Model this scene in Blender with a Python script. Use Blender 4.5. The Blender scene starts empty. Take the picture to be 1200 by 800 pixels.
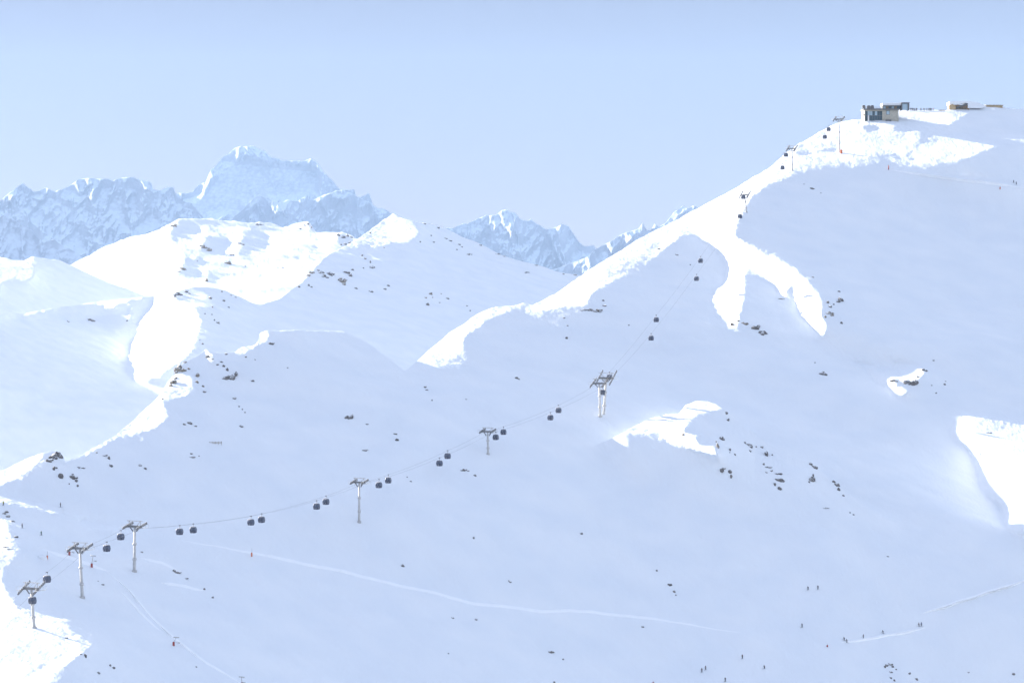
import bpy, bmesh, math, random
import numpy as np
from mathutils import Vector, Matrix

# ----------------------------------------------------------------- basics
W0, F, HV = 1200.0, 3403.0, 330.0          # photo width, focal length and eye-level row, in photo pixels
C = bpy.context.scene.collection
scene = bpy.context.scene
EL, AZ = math.radians(16.0), math.radians(35.0)     # sun: low, left of the view and beyond the slopes
SUN = np.array([-math.cos(EL)*math.cos(AZ), math.cos(EL)*math.sin(AZ), math.sin(EL)])
rng = np.random.default_rng(7)
random.seed(7)

def ray(u, v):
    return (np.asarray(u, float)-600.0)/F, (HV-np.asarray(v, float))/F

# ----------------------------------------------------------------- noise
def _hash(ix, iy, seed):
    h = (ix.astype(np.int64)*374761393 + iy.astype(np.int64)*668265263 + seed*974634777) & 0xffffffff
    h = ((h ^ (h >> 13))*1274126177) & 0xffffffff
    h = h ^ (h >> 16)
    return (h & 0xffff)/65535.0

def perlin(x, y, seed=0):
    x = np.asarray(x, float); y = np.asarray(y, float)
    ix = np.floor(x); iy = np.floor(y); fx = x-ix; fy = y-iy
    ix = ix.astype(np.int64); iy = iy.astype(np.int64)
    ux = fx*fx*fx*(fx*(fx*6-15)+10); uy = fy*fy*fy*(fy*(fy*6-15)+10)
    def g(a, b):
        t = _hash(ix+a, iy+b, seed)*6.2831853
        return np.cos(t)*(fx-a)+np.sin(t)*(fy-b)
    a = g(0, 0); b = g(1, 0); c = g(0, 1); d = g(1, 1)
    return (a+(b-a)*ux)*(1-uy)+(c+(d-c)*ux)*uy

def fbm(x, y, octv=4, seed=0, gain=.5):
    s = 0; a = 1.0
    for k in range(octv):
        s = s+a*perlin(x*2**k, y*2**k, seed+k*17); a *= gain
    return s

def ridged(x, y, octv=5, seed=0, gain=.5):
    s = 0; a = 1.0; w = 1.0
    for k in range(octv):
        n = (1-np.abs(perlin(x*2**k, y*2**k, seed+k*31))*2)
        n = n*n*w; w = np.clip(n*1.5, 0, 1)
        s = s+a*n; a *= gain
    return s

def inside(poly, U, V):
    r = np.zeros(U.shape, bool)
    p = np.array(poly, float)
    if p[:, 0].max() < U.min() or p[:, 0].min() > U.max(): return r
    x0, y0 = p[-1]
    for x1, y1 in p:
        if y0 != y1:
            c = ((y1 > V) != (y0 > V)) & (U < (x0-x1)*(V-y1)/(y0-y1)+x1)
            r ^= c
        x0, y0 = x1, y1
    return r

def seg_dist(line, U, V):
    d = np.full(U.shape, 1e9)
    for (x0, y0), (x1, y1) in zip(line[:-1], line[1:]):
        dx, dy = x1-x0, y1-y0
        t = np.clip(((U-x0)*dx+(V-y0)*dy)/max(dx*dx+dy*dy, 1e-9), 0, 1)
        d = np.minimum(d, np.hypot(U-x0-t*dx, V-y0-t*dy))
    return d

def blur(a, n):
    k = np.ones(2*n+1)/(2*n+1)
    for _ in range(2):
        p = np.pad(a, n, mode='edge')
        c = np.cumsum(np.pad(p, ((1, 0), (0, 0))), 0); p = (c[2*n+1:]-c[:-2*n-1])/(2*n+1)
        c = np.cumsum(np.pad(p, ((0, 0), (1, 0))), 1); a = (c[:, 2*n+1:]-c[:, :-2*n-1])/(2*n+1)
    return a

def bil(g, u0, v0, h, U, V):
    x = np.clip((U-u0)/h, 0, g.shape[1]-1.001); y = np.clip((V-v0)/h, 0, g.shape[0]-1.001)
    i = x.astype(int); j = y.astype(int); fx = x-i; fy = y-j
    return (g[j, i]*(1-fx)+g[j, i+1]*fx)*(1-fy)+(g[j+1, i]*(1-fx)+g[j+1, i+1]*fx)*fy

def tps(anchors):
    a = np.array(anchors, float)
    P = a[:, :2]/400.0; y = np.log(a[:, 2])
    def k(r2): return np.where(r2 > 1e-12, r2*np.log(r2+1e-12), 0)*.5
    n = len(a)
    K = k(((P[:, None]-P[None])**2).sum(-1))+np.eye(n)*0.02
    Q = np.c_[np.ones(n), P]
    M = np.block([[K, Q], [Q.T, np.zeros((3, 3))]])
    s = np.linalg.solve(M, np.r_[y, 0, 0, 0])
    def f(U, V):
        u = U/400.0; v = V/400.0
        r = s[n]+s[n+1]*u+s[n+2]*v
        for i in range(n):
            r = r+s[i]*k((u-P[i, 0])**2+(v-P[i, 1])**2)
        return r
    return f

# The hills are sculpted by a small relaxation: every slope starts from surveyed distances and is
# tilted just enough to face the sun where the snow is lit and to turn away from it where it is not.
class Hill:
    def __init__(s, name, box, crest, base, lit=(), shade=(), glow=(), default=-1, h=2, t_l=.75, t_s=-.3,
                 lam=.05, mu=14.0, keep=None, levels=3, rough=1.0, open_sky=0, others=(), soft=(), steep={}, roll=()):
        s.name, s.box, s.crest, s.base = name, box, np.array(crest, float), base
        s.lit, s.shade, s.glow, s.default, s.h = lit, shade, glow, default, h
        s.t_l, s.t_s, s.lam, s.mu, s.keep, s.rough = t_l, t_s, lam, mu, keep, rough
        d = None; s.adj = None; s.soft = soft; s.roll = roll; s.steep = steep; s.others = others
        for k in range(open_sky):
            s.clear_sky(s.relax(h*(4 if k < open_sky-4 else 2), None, 4, 50 if k < open_sky-4 else 80))
        d = None
        for lv in range(levels-1, -1, -1):
            d = s.relax(h*2**lv, d, 5 if lv == levels-1 else 4, 70 if lv else 60)
        s.rho = s.r0+d[0]
        s.rho = .5*s.rho+.5*blur(s.rho, 1)

    def relax(s, h, prev, outer, iters):
        u0, u1, v0, v1 = s.box
        us = np.arange(u0, u1+h, h, dtype=float); vs = np.arange(v0, v1+h, h, dtype=float)
        U, V = np.meshgrid(us, vs)
        r0 = s.base(U, V)
        if s.adj is not None: r0 = r0+bil(s.adj[0], u0, v0, s.adj[1], U, V)
        if prev is None: d = np.zeros_like(U)
        else: d = bil(prev[0], u0, v0, prev[1], U, V)
        Uq, Vq = U[:-1, :-1]+h/2, V[:-1, :-1]+h/2
        X, Z = ray(Uq, Vq)
        cf = F/h/2
        A = (SUN[0]-X*SUN[1])*cf; B = -(SUN[2]-Z*SUN[1])*cf
        mode = np.full(Uq.shape, s.default, float)
        T = np.where(mode > 0, s.t_l, s.t_s)
        for p, tv in s.soft:
            m = inside(p, Uq, Vq); T[m] = tv
        for k, p in enumerate(s.lit):
            m = inside(p, Uq, Vq); mode[m] = 1; T[m] = s.steep.get(k, s.t_l)
        for p in s.shade:
            m = inside(p, Uq, Vq); mode[m] = -1; T[m] = s.t_s
        s_lit = (mode > 0).astype(float)
        # lit snow rolls gently over into the shade on its far side from the sun
        n_ = max(1, int(round(9/h))); bl = blur(s_lit, n_)
        bl = bil(bl, Uq[0, 0], Vq[0, 0], h, Uq+7, Vq+5)
        for k in s.roll:
            T = np.where(inside(s.lit[k], Uq, Vq), T*np.clip((bl-.30)*1.9, .14, 1), T)
        for k, p in enumerate(s.lit):
            if s.roll and k not in s.roll:
                m = inside(p, Uq, Vq) & (mode == 1); T[m] = s.steep.get(k, s.t_l)
        for line, wd, tv in s.glow:
            m = (seg_dist(line, Uq, Vq) < max(wd, h*.6)/2); mode[m] = 2; T[m] = tv
        s_w = np.where(mode == 1, 5.0, 3.5)
        keep = s.mu*np.ones_like(U) if s.keep is None else s.keep(U, V)*s.mu
        lam = s.lam*(F/h)**2
        def D(r):
            return A*((r[:-1, 1:]-r[:-1, :-1])+(r[1:, 1:]-r[1:, :-1]))+B*((r[1:, :-1]-r[:-1, :-1])+(r[1:, 1:]-r[:-1, 1:]))
        def Dt(q, out):
            a = A*q; b = B*q
            out[:-1, 1:] += a-b; out[:-1, :-1] += -a-b; out[1:, 1:] += a+b; out[1:, :-1] += -a+b
        g0 = D(r0)-SUN[1]
        def mat(x, Wt):
            o = keep*x
            Dt(Wt*D(x), o)
            e = lam*(x[:, 1:]-x[:, :-1]); o[:, 1:] += e; o[:, :-1] -= e
            e = lam*(x[1:]-x[:-1]); o[1:] += e; o[:-1] -= e
            return o
        for _ in range(outer):
            g = g0+D(d)
            act = np.where(mode == 1, g < T+.02, np.where(mode == -1, g > T-.02, True))
            Wt = s_w*act
            rhs = np.zeros_like(d); Dt(Wt*(T-g0), rhs)
            dg = keep+4*lam
            q = Wt*((A-B)**2+(A+B)**2)/2
            dg = dg.copy(); dg[:-1, :-1] += q; dg[1:, 1:] += q; dg[1:, :-1] += q; dg[:-1, 1:] += q
            r = rhs-mat(d, Wt); z = r/dg; p = z.copy(); rz = (r*z).sum()
            for _k in range(iters):
                Ap = mat(p, Wt); al = rz/max((p*Ap).sum(), 1e-30)
                d += al*p; r -= al*Ap; z = r/dg; rn = (r*z).sum()
                p = z+(rn/max(rz, 1e-30))*p; rz = rn
        s.r0, s.h, s.g = r0, h, g0+D(d)
        e = s_lit
        ed = np.zeros(U.shape); ed[:-1, :-1] = np.abs(np.gradient(blur(e, 1))[0])+np.abs(np.gradient(blur(e, 1))[1])
        n1 = max(1, int(8/h)); ed = np.clip(blur(ed, n1)*1.9*n1, 0, 1)
        s.edge = ed
        lm = np.zeros(U.shape); lm[:-1, :-1] = s_lit; s.litmap = blur(lm, 1)
        return d, h

    def clear_sky(s, dh):
        """let the low sun reach the slopes it lights: ground on the way recedes, the lit slope comes forward"""
        d, h = dh; s.rho = s.r0+d
        u0, u1, v0, v1 = s.box
        Uq = np.arange(u0, u1+h, h, dtype=float); Vq = np.arange(v0, v1+h, h, dtype=float)
        U, V = np.meshgrid(Uq, Vq)
        m = (s.litmap > .5) & (V > s.top(U)+2) & (U > -40) & (U < 1260) & (V < 830)
        u, v = U[m], V[m]; D = np.exp(s.rho[m]); X, Z = ray(u, v)
        P = np.stack([X*D, D, Z*D], -1)
        adj = np.zeros_like(U); cnt = np.zeros_like(U)
        jj, ii = np.nonzero(m)
        for t in np.concatenate([np.arange(14, 150, 7), np.arange(150, 900, 18)]):
            Q = P+SUN*t
            qu = 600+F*Q[:, 0]/Q[:, 1]; qv = HV-F*Q[:, 2]/Q[:, 1]
            for H in (s,)+tuple(s.others):
                b = H.box; ok = (qv >= H.top(qu)+1) & (qu > b[0]+4) & (qu < b[1]-4) & (qv < b[3]-4)
                Dh = np.log(H.depth(np.clip(qu, b[0], b[1]), np.clip(qv, b[2], b[3])))
                e = np.log(Q[:, 1])-Dh+.0015
                k = ok & (e > 0) & (e < .15)
                if not k.any(): continue
                np.minimum.at(adj, (jj[k], ii[k]), -e[k])
                if H is s:
                    np.maximum.at(cnt, (np.clip(((qv[k]-v0)/h).round().astype(int), 0, U.shape[0]-1), np.clip(((qu[k]-u0)/h).round().astype(int), 0, U.shape[1]-1)), e[k])
        n = max(1, int(round(26/h)))
        a = blur(adj*(np.clip((U-620)/120, .12, 1) if s.name == 'front' else 1), n)*2.2+blur(cnt, n)*3.5
        a = blur(a, max(1, n//2))
        if s.adj is not None: a = a+bil(s.adj[0], u0, v0, s.adj[1], U, V)
        s.adj = (a, h)

    def rough_map(s):
        return np.clip(s.edge+.4*s.litmap, 0, 1)*s.rough

    def depth(s, u, v):
        return np.exp(bil(s.rho, s.box[0], s.box[2], s.h, np.asarray(u, float), np.asarray(v, float)))

    def at(s, u, v):
        D = float(s.depth(np.array([u]), np.array([v]))[0]); x, z = ray(u, v)
        return Vector((float(x)*D, D, float(z)*D))

    def top(s, us):
        return np.interp(us, s.crest[:, 0], s.crest[:, 1])

def smooth_crest(pts, step=1.0, r=2):
    p = np.array(pts, float)
    us = np.arange(p[0, 0], p[-1, 0]+step, step)
    v = np.interp(us, p[:, 0], p[:, 1])
    k = np.array([1, 2, 3, 2, 1.])/9 if r == 2 else np.array([1, 2, 1.])/4
    vp = np.pad(v, len(k)//2, mode='edge')
    return np.c_[us, np.convolve(vp, k, 'valid')]

def grid_mesh(name, P, mat, kind='structure', attrs=None):
    n, m = P.shape[:2]
    me = bpy.data.meshes.new(name)
    me.vertices.add(n*m); me.vertices.foreach_set('co', P.reshape(-1).astype(np.float32))
    idx = np.arange(n*m).reshape(n, m)
    q = np.stack([idx[:-1, :-1], idx[1:, :-1], idx[1:, 1:], idx[:-1, 1:]], -1).reshape(-1)
    nf = len(q)//4
    me.loops.add(len(q)); me.loops.foreach_set('vertex_index', q.astype(np.int32))
    me.polygons.add(nf)
    me.polygons.foreach_set('loop_start', (np.arange(nf)*4).astype(np.int32))
    me.polygons.foreach_set('loop_total', np.full(nf, 4, np.int32))
    me.update(calc_edges=True); me.shade_smooth()
    for k, a in (attrs or {}).items():
        at = me.attributes.new(k, 'FLOAT', 'POINT'); at.data.foreach_set('value', a.reshape(-1).astype(np.float32))
    me.materials.append(mat)
    o = bpy.data.objects.new(name, me); C.objects.link(o)
    if kind: o['kind'] = kind
    return o

def snow_bumps(x, y, edge, k=1.0):
    """wind-worked snow: metre-scale bumps where the crust is rough, long soft swells elsewhere"""
    xr = x*.77+y*.64; yr = -x*.64+y*.77
    soft = fbm(x/90, y/90, 3, 3)*1.3
    fine = fbm(xr/5.5, yr/14, 3, 11)*.15+fbm(xr/13, yr/34, 2, 13)*.45
    crust = (fbm(xr/2.6, yr/7.5, 3, 21)*.20+fbm(x/5.5, y/8, 2, 41)*.20+fbm(xr/1.2, yr/3.5, 2, 51)*.06)*edge
    return (soft+fine+crust)*k

def hill_mesh(H, name, us, vbot, nrow, mat, back=160., drop=.75, k=1.0, pw=1.12, jag=.35):
    """the visible face row by row below its crest, then the rounded back of the hill behind it"""
    top = H.top(us)+jag*fbm(us/7.0, us*0, 3, 5)
    t = np.linspace(0, 1, nrow)**pw
    vb = vbot if np.isscalar(vbot) else np.interp(us, [p[0] for p in vbot], [p[1] for p in vbot])
    V = top[None]+(np.maximum(vb-top, 1.0))[None]*t[:, None]
    U = np.repeat(us[None], nrow, 0)
    D = H.depth(U, V); X, Z = ray(U, V)
    P = np.stack([X*D, D, Z*D], -1)
    ed = bil(H.rough_map(), H.box[0], H.box[2], H.h, U, V)
    P[..., 2] += snow_bumps(P[..., 0], P[..., 1], ed, k)
    # back slope
    ds = np.concatenate([[.3, .8, 1.6, 3, 5, 8, 12, 18, 27, 40, 60], np.linspace(80, back, 5)])[::-1]
    Pc = P[0]; x, z = X[0], Z[0]
    B = []
    for d in ds:
        fall = drop*(d-14*(1-math.exp(-d/14)))
        p = Pc.copy(); p[:, 0] += x*d; p[:, 1] += d; p[:, 2] += z*d-fall-.06*d
        B.append(p)
    B = np.stack(B, 0)
    B[..., 2] += fbm(B[..., 0]/30, B[..., 1]/30, 3, 8)*np.minimum(ds, 10)[:, None]*.04
    return grid_mesh(name, np.concatenate([B, P], 0), mat)
# ----------------------------------------------------------------- materials
def mat(name, col, rough=.6, metal=0., spec=.3):
    m = bpy.data.materials.new(name); m.use_nodes = True
    b = m.node_tree.nodes['Principled BSDF']
    b.inputs['Base Color'].default_value = (*col, 1); b.inputs['Roughness'].default_value = rough
    b.inputs['Metallic'].default_value = metal; b.inputs['Specular IOR Level'].default_value = spec
    return m

def noise_mat(name, c1, c2, scale, rough=.8, bump=.0, spec=.2, detail=6):
    m = mat(name, c1, rough, 0, spec); nt = m.node_tree; b = nt.nodes['Principled BSDF']
    g = nt.nodes.new('ShaderNodeNewGeometry'); n = nt.nodes.new('ShaderNodeTexNoise')
    n.inputs['Scale'].default_value = scale; n.inputs['Detail'].default_value = detail
    r = nt.nodes.new('ShaderNodeValToRGB')
    r.color_ramp.elements[0].color = (*c1, 1); r.color_ramp.elements[1].color = (*c2, 1)
    r.color_ramp.elements[0].position = .3; r.color_ramp.elements[1].position = .7
    nt.links.new(g.outputs['Position'], n.inputs['Vector']); nt.links.new(n.outputs['Fac'], r.inputs['Fac'])
    nt.links.new(r.outputs['Color'], b.inputs['Base Color'])
    if bump:
        bp = nt.nodes.new('ShaderNodeBump'); bp.inputs['Distance'].default_value = bump
        nt.links.new(n.outputs['Fac'], bp.inputs['Height']); nt.links.new(bp.outputs['Normal'], b.inputs['Normal'])
    return m

def snow_mat():
    m = noise_mat('snow', (.80, .835, .87), (.86, .88, .895), .05, .62, 0, .12, 8)
    nt = m.node_tree; b = nt.nodes['Principled BSDF']
    g = nt.nodes.new('ShaderNodeNewGeometry')
    mp = nt.nodes.new('ShaderNodeMapping'); mp.inputs['Scale'].default_value = (.7, .25, .5); mp.inputs['Rotation'].default_value = (0, 0, .7)
    n = nt.nodes.new('ShaderNodeTexNoise'); n.inputs['Scale'].default_value = 1.0; n.inputs['Detail'].default_value = 8
    bp = nt.nodes.new('ShaderNodeBump'); bp.inputs['Distance'].default_value = .4; bp.inputs['Strength'].default_value = .5
    nt.links.new(g.outputs['Position'], mp.inputs['Vector']); nt.links.new(mp.outputs['Vector'], n.inputs['Vector'])
    nt.links.new(n.outputs['Fac'], bp.inputs['Height']); nt.links.new(bp.outputs['Normal'], b.inputs['Normal'])
    return m

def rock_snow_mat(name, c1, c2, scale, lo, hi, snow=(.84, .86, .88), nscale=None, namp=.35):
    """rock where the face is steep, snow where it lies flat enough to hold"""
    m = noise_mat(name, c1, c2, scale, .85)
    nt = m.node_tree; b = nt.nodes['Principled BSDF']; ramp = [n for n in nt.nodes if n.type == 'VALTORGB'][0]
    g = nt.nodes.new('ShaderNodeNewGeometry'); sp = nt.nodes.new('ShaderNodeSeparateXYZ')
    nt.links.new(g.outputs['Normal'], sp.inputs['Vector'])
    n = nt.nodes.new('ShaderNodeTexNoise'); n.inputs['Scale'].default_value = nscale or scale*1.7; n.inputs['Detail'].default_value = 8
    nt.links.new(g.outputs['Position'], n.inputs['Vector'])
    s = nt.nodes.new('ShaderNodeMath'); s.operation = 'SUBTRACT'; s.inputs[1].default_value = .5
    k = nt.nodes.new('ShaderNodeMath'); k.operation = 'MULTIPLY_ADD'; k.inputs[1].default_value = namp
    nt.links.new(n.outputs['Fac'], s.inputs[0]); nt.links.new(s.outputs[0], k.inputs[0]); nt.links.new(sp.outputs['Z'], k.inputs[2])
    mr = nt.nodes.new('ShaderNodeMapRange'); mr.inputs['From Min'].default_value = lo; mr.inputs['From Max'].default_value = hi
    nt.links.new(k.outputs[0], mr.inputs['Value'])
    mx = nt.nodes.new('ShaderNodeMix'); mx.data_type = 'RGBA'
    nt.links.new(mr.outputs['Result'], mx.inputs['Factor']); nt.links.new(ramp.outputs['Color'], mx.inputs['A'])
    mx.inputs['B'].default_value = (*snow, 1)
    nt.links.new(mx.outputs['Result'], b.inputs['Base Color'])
    return m

SNOW = snow_mat()
BRIGHT_TRACK = noise_mat('brightened_track_snow', (.92, .94, .95), (.95, .96, .965), .3, .6, 0, .12)  # whiter than the slope: the light tracks catch is put into the colour
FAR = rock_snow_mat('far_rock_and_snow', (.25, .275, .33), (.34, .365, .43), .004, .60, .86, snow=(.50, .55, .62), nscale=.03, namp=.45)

# ----------------------------------------------------------------- the near mountain and the slope below it
FRONT_CREST = smooth_crest([(-200, 612), (0, 553), (30, 538), (52, 530), (62, 528), (73, 531), (76, 541), (90, 536), (105, 527), (120, 519), (137, 509),
    (150, 497), (168, 480), (187, 461), (196, 447), (205, 434), (215, 424), (230, 417), (241, 409), (252, 413), (262, 414), (275, 413), (285, 408),
    (297, 406), (303, 400), (304, 390), (312, 387), (330, 387), (400, 388), (415, 393), (435, 405), (455, 420), (474, 434), (478, 432), (500, 413),
    (530, 388), (560, 368), (576, 361), (605, 358), (613, 355), (625, 357), (650, 346), (680, 325), (720, 299), (760, 275), (800, 253), (830, 238),
    (860, 221), (880, 208), (900, 197), (930, 172), (945, 164), (960, 156), (975, 148), (985, 143), (1000, 141), (1010, 141), (1020, 142.5), (1034, 142),
    (1046, 138), (1050, 131), (1056, 127.5), (1066, 129), (1080, 129.5), (1095, 129.3), (1108, 130.5), (1112, 127.6), (1130, 127), (1144, 125), (1155, 124.5),
    (1175, 125.5), (1185, 127), (1200, 128), (1400, 150)], r=1)

RIDGE_LIT = [(476, 434), (478, 420), (500, 405), (530, 380), (560, 360), (613, 350), (650, 338), (680, 315), (720, 290), (760, 265), (830, 228),
    (880, 198), (930, 165), (985, 135), (1046, 130), (1060, 120), (1100, 120), (1200, 120), (1170, 129), (1140, 130), (1128, 137), (1112, 146),
    (1125, 151), (1140, 157), (1170, 155), (1200, 157), (1203, 167), (1180, 166), (1165, 171), (1150, 177), (1135, 184), (1120, 193), (1100, 197),
    (1080, 200), (1060, 198), (1040, 192), (1020, 195), (1000, 197), (975, 198), (950, 202), (930, 205), (915, 212), (900, 217),
    (880, 232), (870, 250), (862, 265), (860, 277), (880, 287), (900, 297), (920, 306), (940, 322), (957, 340), (965, 355), (962, 370), (969, 380),
    (966, 392), (960, 395), (950, 385), (937, 372), (932, 355), (929, 335), (922, 340), (919, 349), (912, 345), (905, 335), (895, 325), (876, 320),
    (872, 322), (872, 350), (866, 370), (864, 386), (855, 387), (842, 375), (836, 362), (832, 347), (837, 337), (850, 327), (851, 320),
    (850, 310), (840, 297), (825, 287), (812, 276), (800, 277), (782, 290), (757, 312), (725, 330), (700, 339), (690, 350), (686, 360), (675, 360), (655, 361),
    (635, 365), (620, 367), (605, 362), (585, 370), (565, 380), (552, 390), (542, 400), (546, 412), (551, 424), (545, 431), (535, 432), (505, 432), (487, 437)]
FRONT_LIT = [RIDGE_LIT,
    [(-260, 640), (-200, 590), (0, 545), (30, 530), (52, 524), (50, 536), (38, 548), (20, 560), (0, 569)],
    [(74, 542), (90, 533), (120, 516), (137, 506), (150, 493), (168, 476), (187, 457), (197, 444), (206, 434), (223, 437), (229, 452), (222, 460),
     (205, 465), (190, 469), (199, 487), (180, 502), (155, 510), (137, 513), (118, 524), (104, 532), (90, 540), (76, 544)],
    [(-260, 600), (-60, 604), (0, 608), (8, 612), (10, 625), (15, 632), (32, 637), (33, 645), (20, 652), (5, 665), (2, 680), (8, 690), (14, 700), (18, 708), (40, 712),
     (60, 715), (75, 718), (84, 737), (82, 742), (110, 753), (100, 762), (80, 772), (50, 788), (30, 802), (0, 830), (-60, 880), (-260, 960)],
    [(-60, 572), (0, 580), (40, 586), (90, 600), (98, 604), (85, 604), (50, 600), (20, 593), (0, 590), (-60, 585)],
    [(95, 607), (120, 612), (142, 618), (128, 622), (105, 618), (97, 612)],
    [(1009, 427), (1045, 431), (1052, 426), (1080, 427), (1085, 436), (1075, 446), (1058, 446), (1046, 443), (1050, 453), (1066, 458), (1052, 463), (1040, 455), (1022, 444)],
    [(1112, 482), (1135, 480), (1150, 484), (1170, 490), (1200, 493), (1360, 490), (1360, 640), (1200, 622), (1178, 620), (1173, 610), (1174, 597), (1172, 590),
     (1152, 580), (1147, 565), (1142, 540), (1135, 525), (1115, 512), (1113, 505), (1118, 495)],
    [(1080, 150), (1125, 152), (1140, 157), (1170, 155), (1210, 155), (1210, 168), (1180, 167), (1165, 172), (1150, 178), (1135, 185), (1110, 190), (1085, 188)],
    [(241, 408), (246, 412), (252, 424), (240, 426), (241, 416)],
    [(272, 417), (285, 405), (297, 404), (303, 388), (314, 386), (316, 392), (314, 400), (304, 404), (296, 410), (284, 417)],
    [(320, 384), (345, 385), (402, 386), (408, 389), (390, 390), (360, 388), (325, 389)],
]
# summit shadow patches and streaks, shaped by tilting the snow from the sun
FRONT_SH = [[(1050, 144), (1055, 143), (1062, 149), (1066, 153), (1056, 154), (1047, 155)],
    [(1072, 152), (1090, 155), (1105, 159), (1092, 158)], [(1009, 152), (1016, 148), (1027, 149), (1029, 153), (1018, 155.5)], [(1073, 161), (1090, 163.5), (1105, 166), (1090, 165.5)],
    [(1090, 148), (1092, 148), (1078, 170), (1063, 185), (1062, 184), (1076, 169)], [(958, 177), (972, 173), (981, 174), (978, 178)], [(930, 178), (945, 175), (953, 180), (940, 183)],
    [(1004, 178), (1030, 180), (1060, 185), (1085, 189), (1060, 187), (1030, 182)]]
FRONT_GLOW = [([(55, 646), (85, 655), (105, 661), (126, 668)], 4, .25), ([(165, 655), (190, 658), (205, 664)], 3, -.02),
    ([(215, 634), (250, 638), (290, 645), (330, 653), (365, 660), (400, 665)], 2.5, .0), ([(425, 674), (460, 682), (502, 691)], 3, .12),
    ([(536, 701), (560, 706), (590, 708), (618, 715)], 4, .12), ([(635, 716), (690, 714), (740, 719), (800, 728), (870, 740)], 3, .12),
    ([(125, 668), (150, 690), (175, 722), (205, 750), (240, 776), (285, 803)], 3, .0), ([(150, 695), (180, 720), (200, 742)], 3, -.02),
    ([(1080, 718), (1120, 705), (1160, 692), (1200, 680)], 6, -.02), ([(1042, 196), (1090, 203), (1150, 210), (1195, 219)], 4, .0),
    ([(970, 397), (990, 412), (1010, 429)], 2, .1), ([(855, 385), (870, 388)], 2, .2), ([(255, 690), (215, 682), (190, 682)], 2, -.02)]
FRONT_BASE = tps([(0, 800, 880), (-160, 700, 900), (-160, 900, 800), (0, 560, 1090), (157, 668, 1040), (60, 735, 960), (421, 612, 1150), (571, 532, 1270), (706, 488, 1350), (763, 395, 1480),
    (873, 248, 1650), (928, 199, 1700), (983, 178, 1725), (1030, 142, 1765), (1200, 128, 1850), (1350, 140, 1860), (1085, 136, 1832), (1180, 163, 1772), (630, 357, 1530), (480, 437, 1400), (605, 458, 1352), (300, 390, 1320),
    (205, 435, 1260), (600, 800, 1020), (600, 650, 1150), (1200, 800, 985), (1000, 645, 1186), (1000, 728, 1158), (840, 655, 1182), (840, 730, 1154), (1000, 790, 1075), (600, 722, 1085), (600, 768, 1052), (1160, 560, 1120), (1340, 560, 1060), (1140, 500, 1160), (1185, 655, 1025), (850, 360, 1520), (955, 375, 1500), (830, 240, 1680), (1050, 445, 1380), (1350, 800, 920), (1000, 570, 1370), (1200, 300, 1620), (1000, 340, 1600),
    (600, 900, 950), (0, 900, 800), (1200, 900, 930)])
FRONT = Hill('front', (-160, 1360, 90, 910), FRONT_CREST, FRONT_BASE, FRONT_LIT, FRONT_SH, FRONT_GLOW, keep=lambda U, V: 1+10*np.exp(-((U-605)**2+(V-462)**2)/55.0**2), t_l=.55, roll=(0, 3), open_sky=12, steep={7: .45, 6: 1.3, 11: .3, 3: .6},
    soft=[([(552, 418), (640, 436), (800, 478), (800, 530), (735, 520), (640, 492), (550, 452)], .0), ([(600, 368), (760, 345), (850, 390), (1010, 432), (1110, 480), (1112, 505), (1150, 570), (1172, 615), (1180, 680), (1100, 640), (900, 520), (760, 450), (560, 400)], -.12), ([(1010, 470), (1060, 470), (1108, 478), (1112, 505), (1150, 570), (1172, 600), (1180, 636), (1145, 640), (1140, 660), (1080, 640), (1000, 560)], -.13), ([(1065, 478), (1112, 482), (1113, 505), (1118, 514), (1135, 528), (1150, 578), (1172, 594), (1178, 626), (1120, 625), (1090, 560), (1045, 505)], -.2),
          ([(757, 315), (830, 285), (850, 310), (835, 345), (845, 380), (780, 380), (720, 350)], -.08),
          ([(470, 438), (487, 438), (520, 433), (595, 456), (580, 475), (470, 460)], -.08), ([(925, 342), (932, 372), (965, 397), (920, 390), (905, 350)], -.04)])

def relief(H, a, b, seed, zone=None):
    """broad swells and hollows on the shaded slopes"""
    u0, u1, v0, v1 = H.box
    U, V = np.meshgrid(np.arange(H.rho.shape[1])*H.h+u0, np.arange(H.rho.shape[0])*H.h+v0)
    D = np.exp(H.rho); x = ray(U, V)[0]*D
    n = fbm(x/150+seed, D/210, 2, seed)*a+fbm(x/48, D/75+seed, 3, seed+4)*b
    if zone is not None: n = n*zone(U, V)
    calm = 1-np.clip(blur(np.clip(H.litmap*2, 0, 1), int(14/H.h))*1.3, 0, 1)
    H.rho = H.rho+n/D*calm
m_ = np.meshgrid(np.arange(FRONT.rho.shape[1])*FRONT.h+FRONT.box[0], np.arange(FRONT.rho.shape[0])*FRONT.h+FRONT.box[2])
m_ = np.exp(-((m_[0]-1114)**2+(m_[1]-483)**2)/20.0**2)
FRONT.rho = FRONT.rho*(1-m_)+blur(FRONT.rho, 7)*m_
relief(FRONT, 24, 4.5, 3, lambda U, V: np.clip(np.clip((V-(400+.27*np.maximum(U-400, 0)+90*np.clip((U-930)/100, 0, 1)))/70, 0, 1)+np.clip((U-1000)/60, 0, 1)*np.clip((405-V)/40, 0, 1)*np.clip((V-200)/40, 0, 1), .06, 1))

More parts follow.
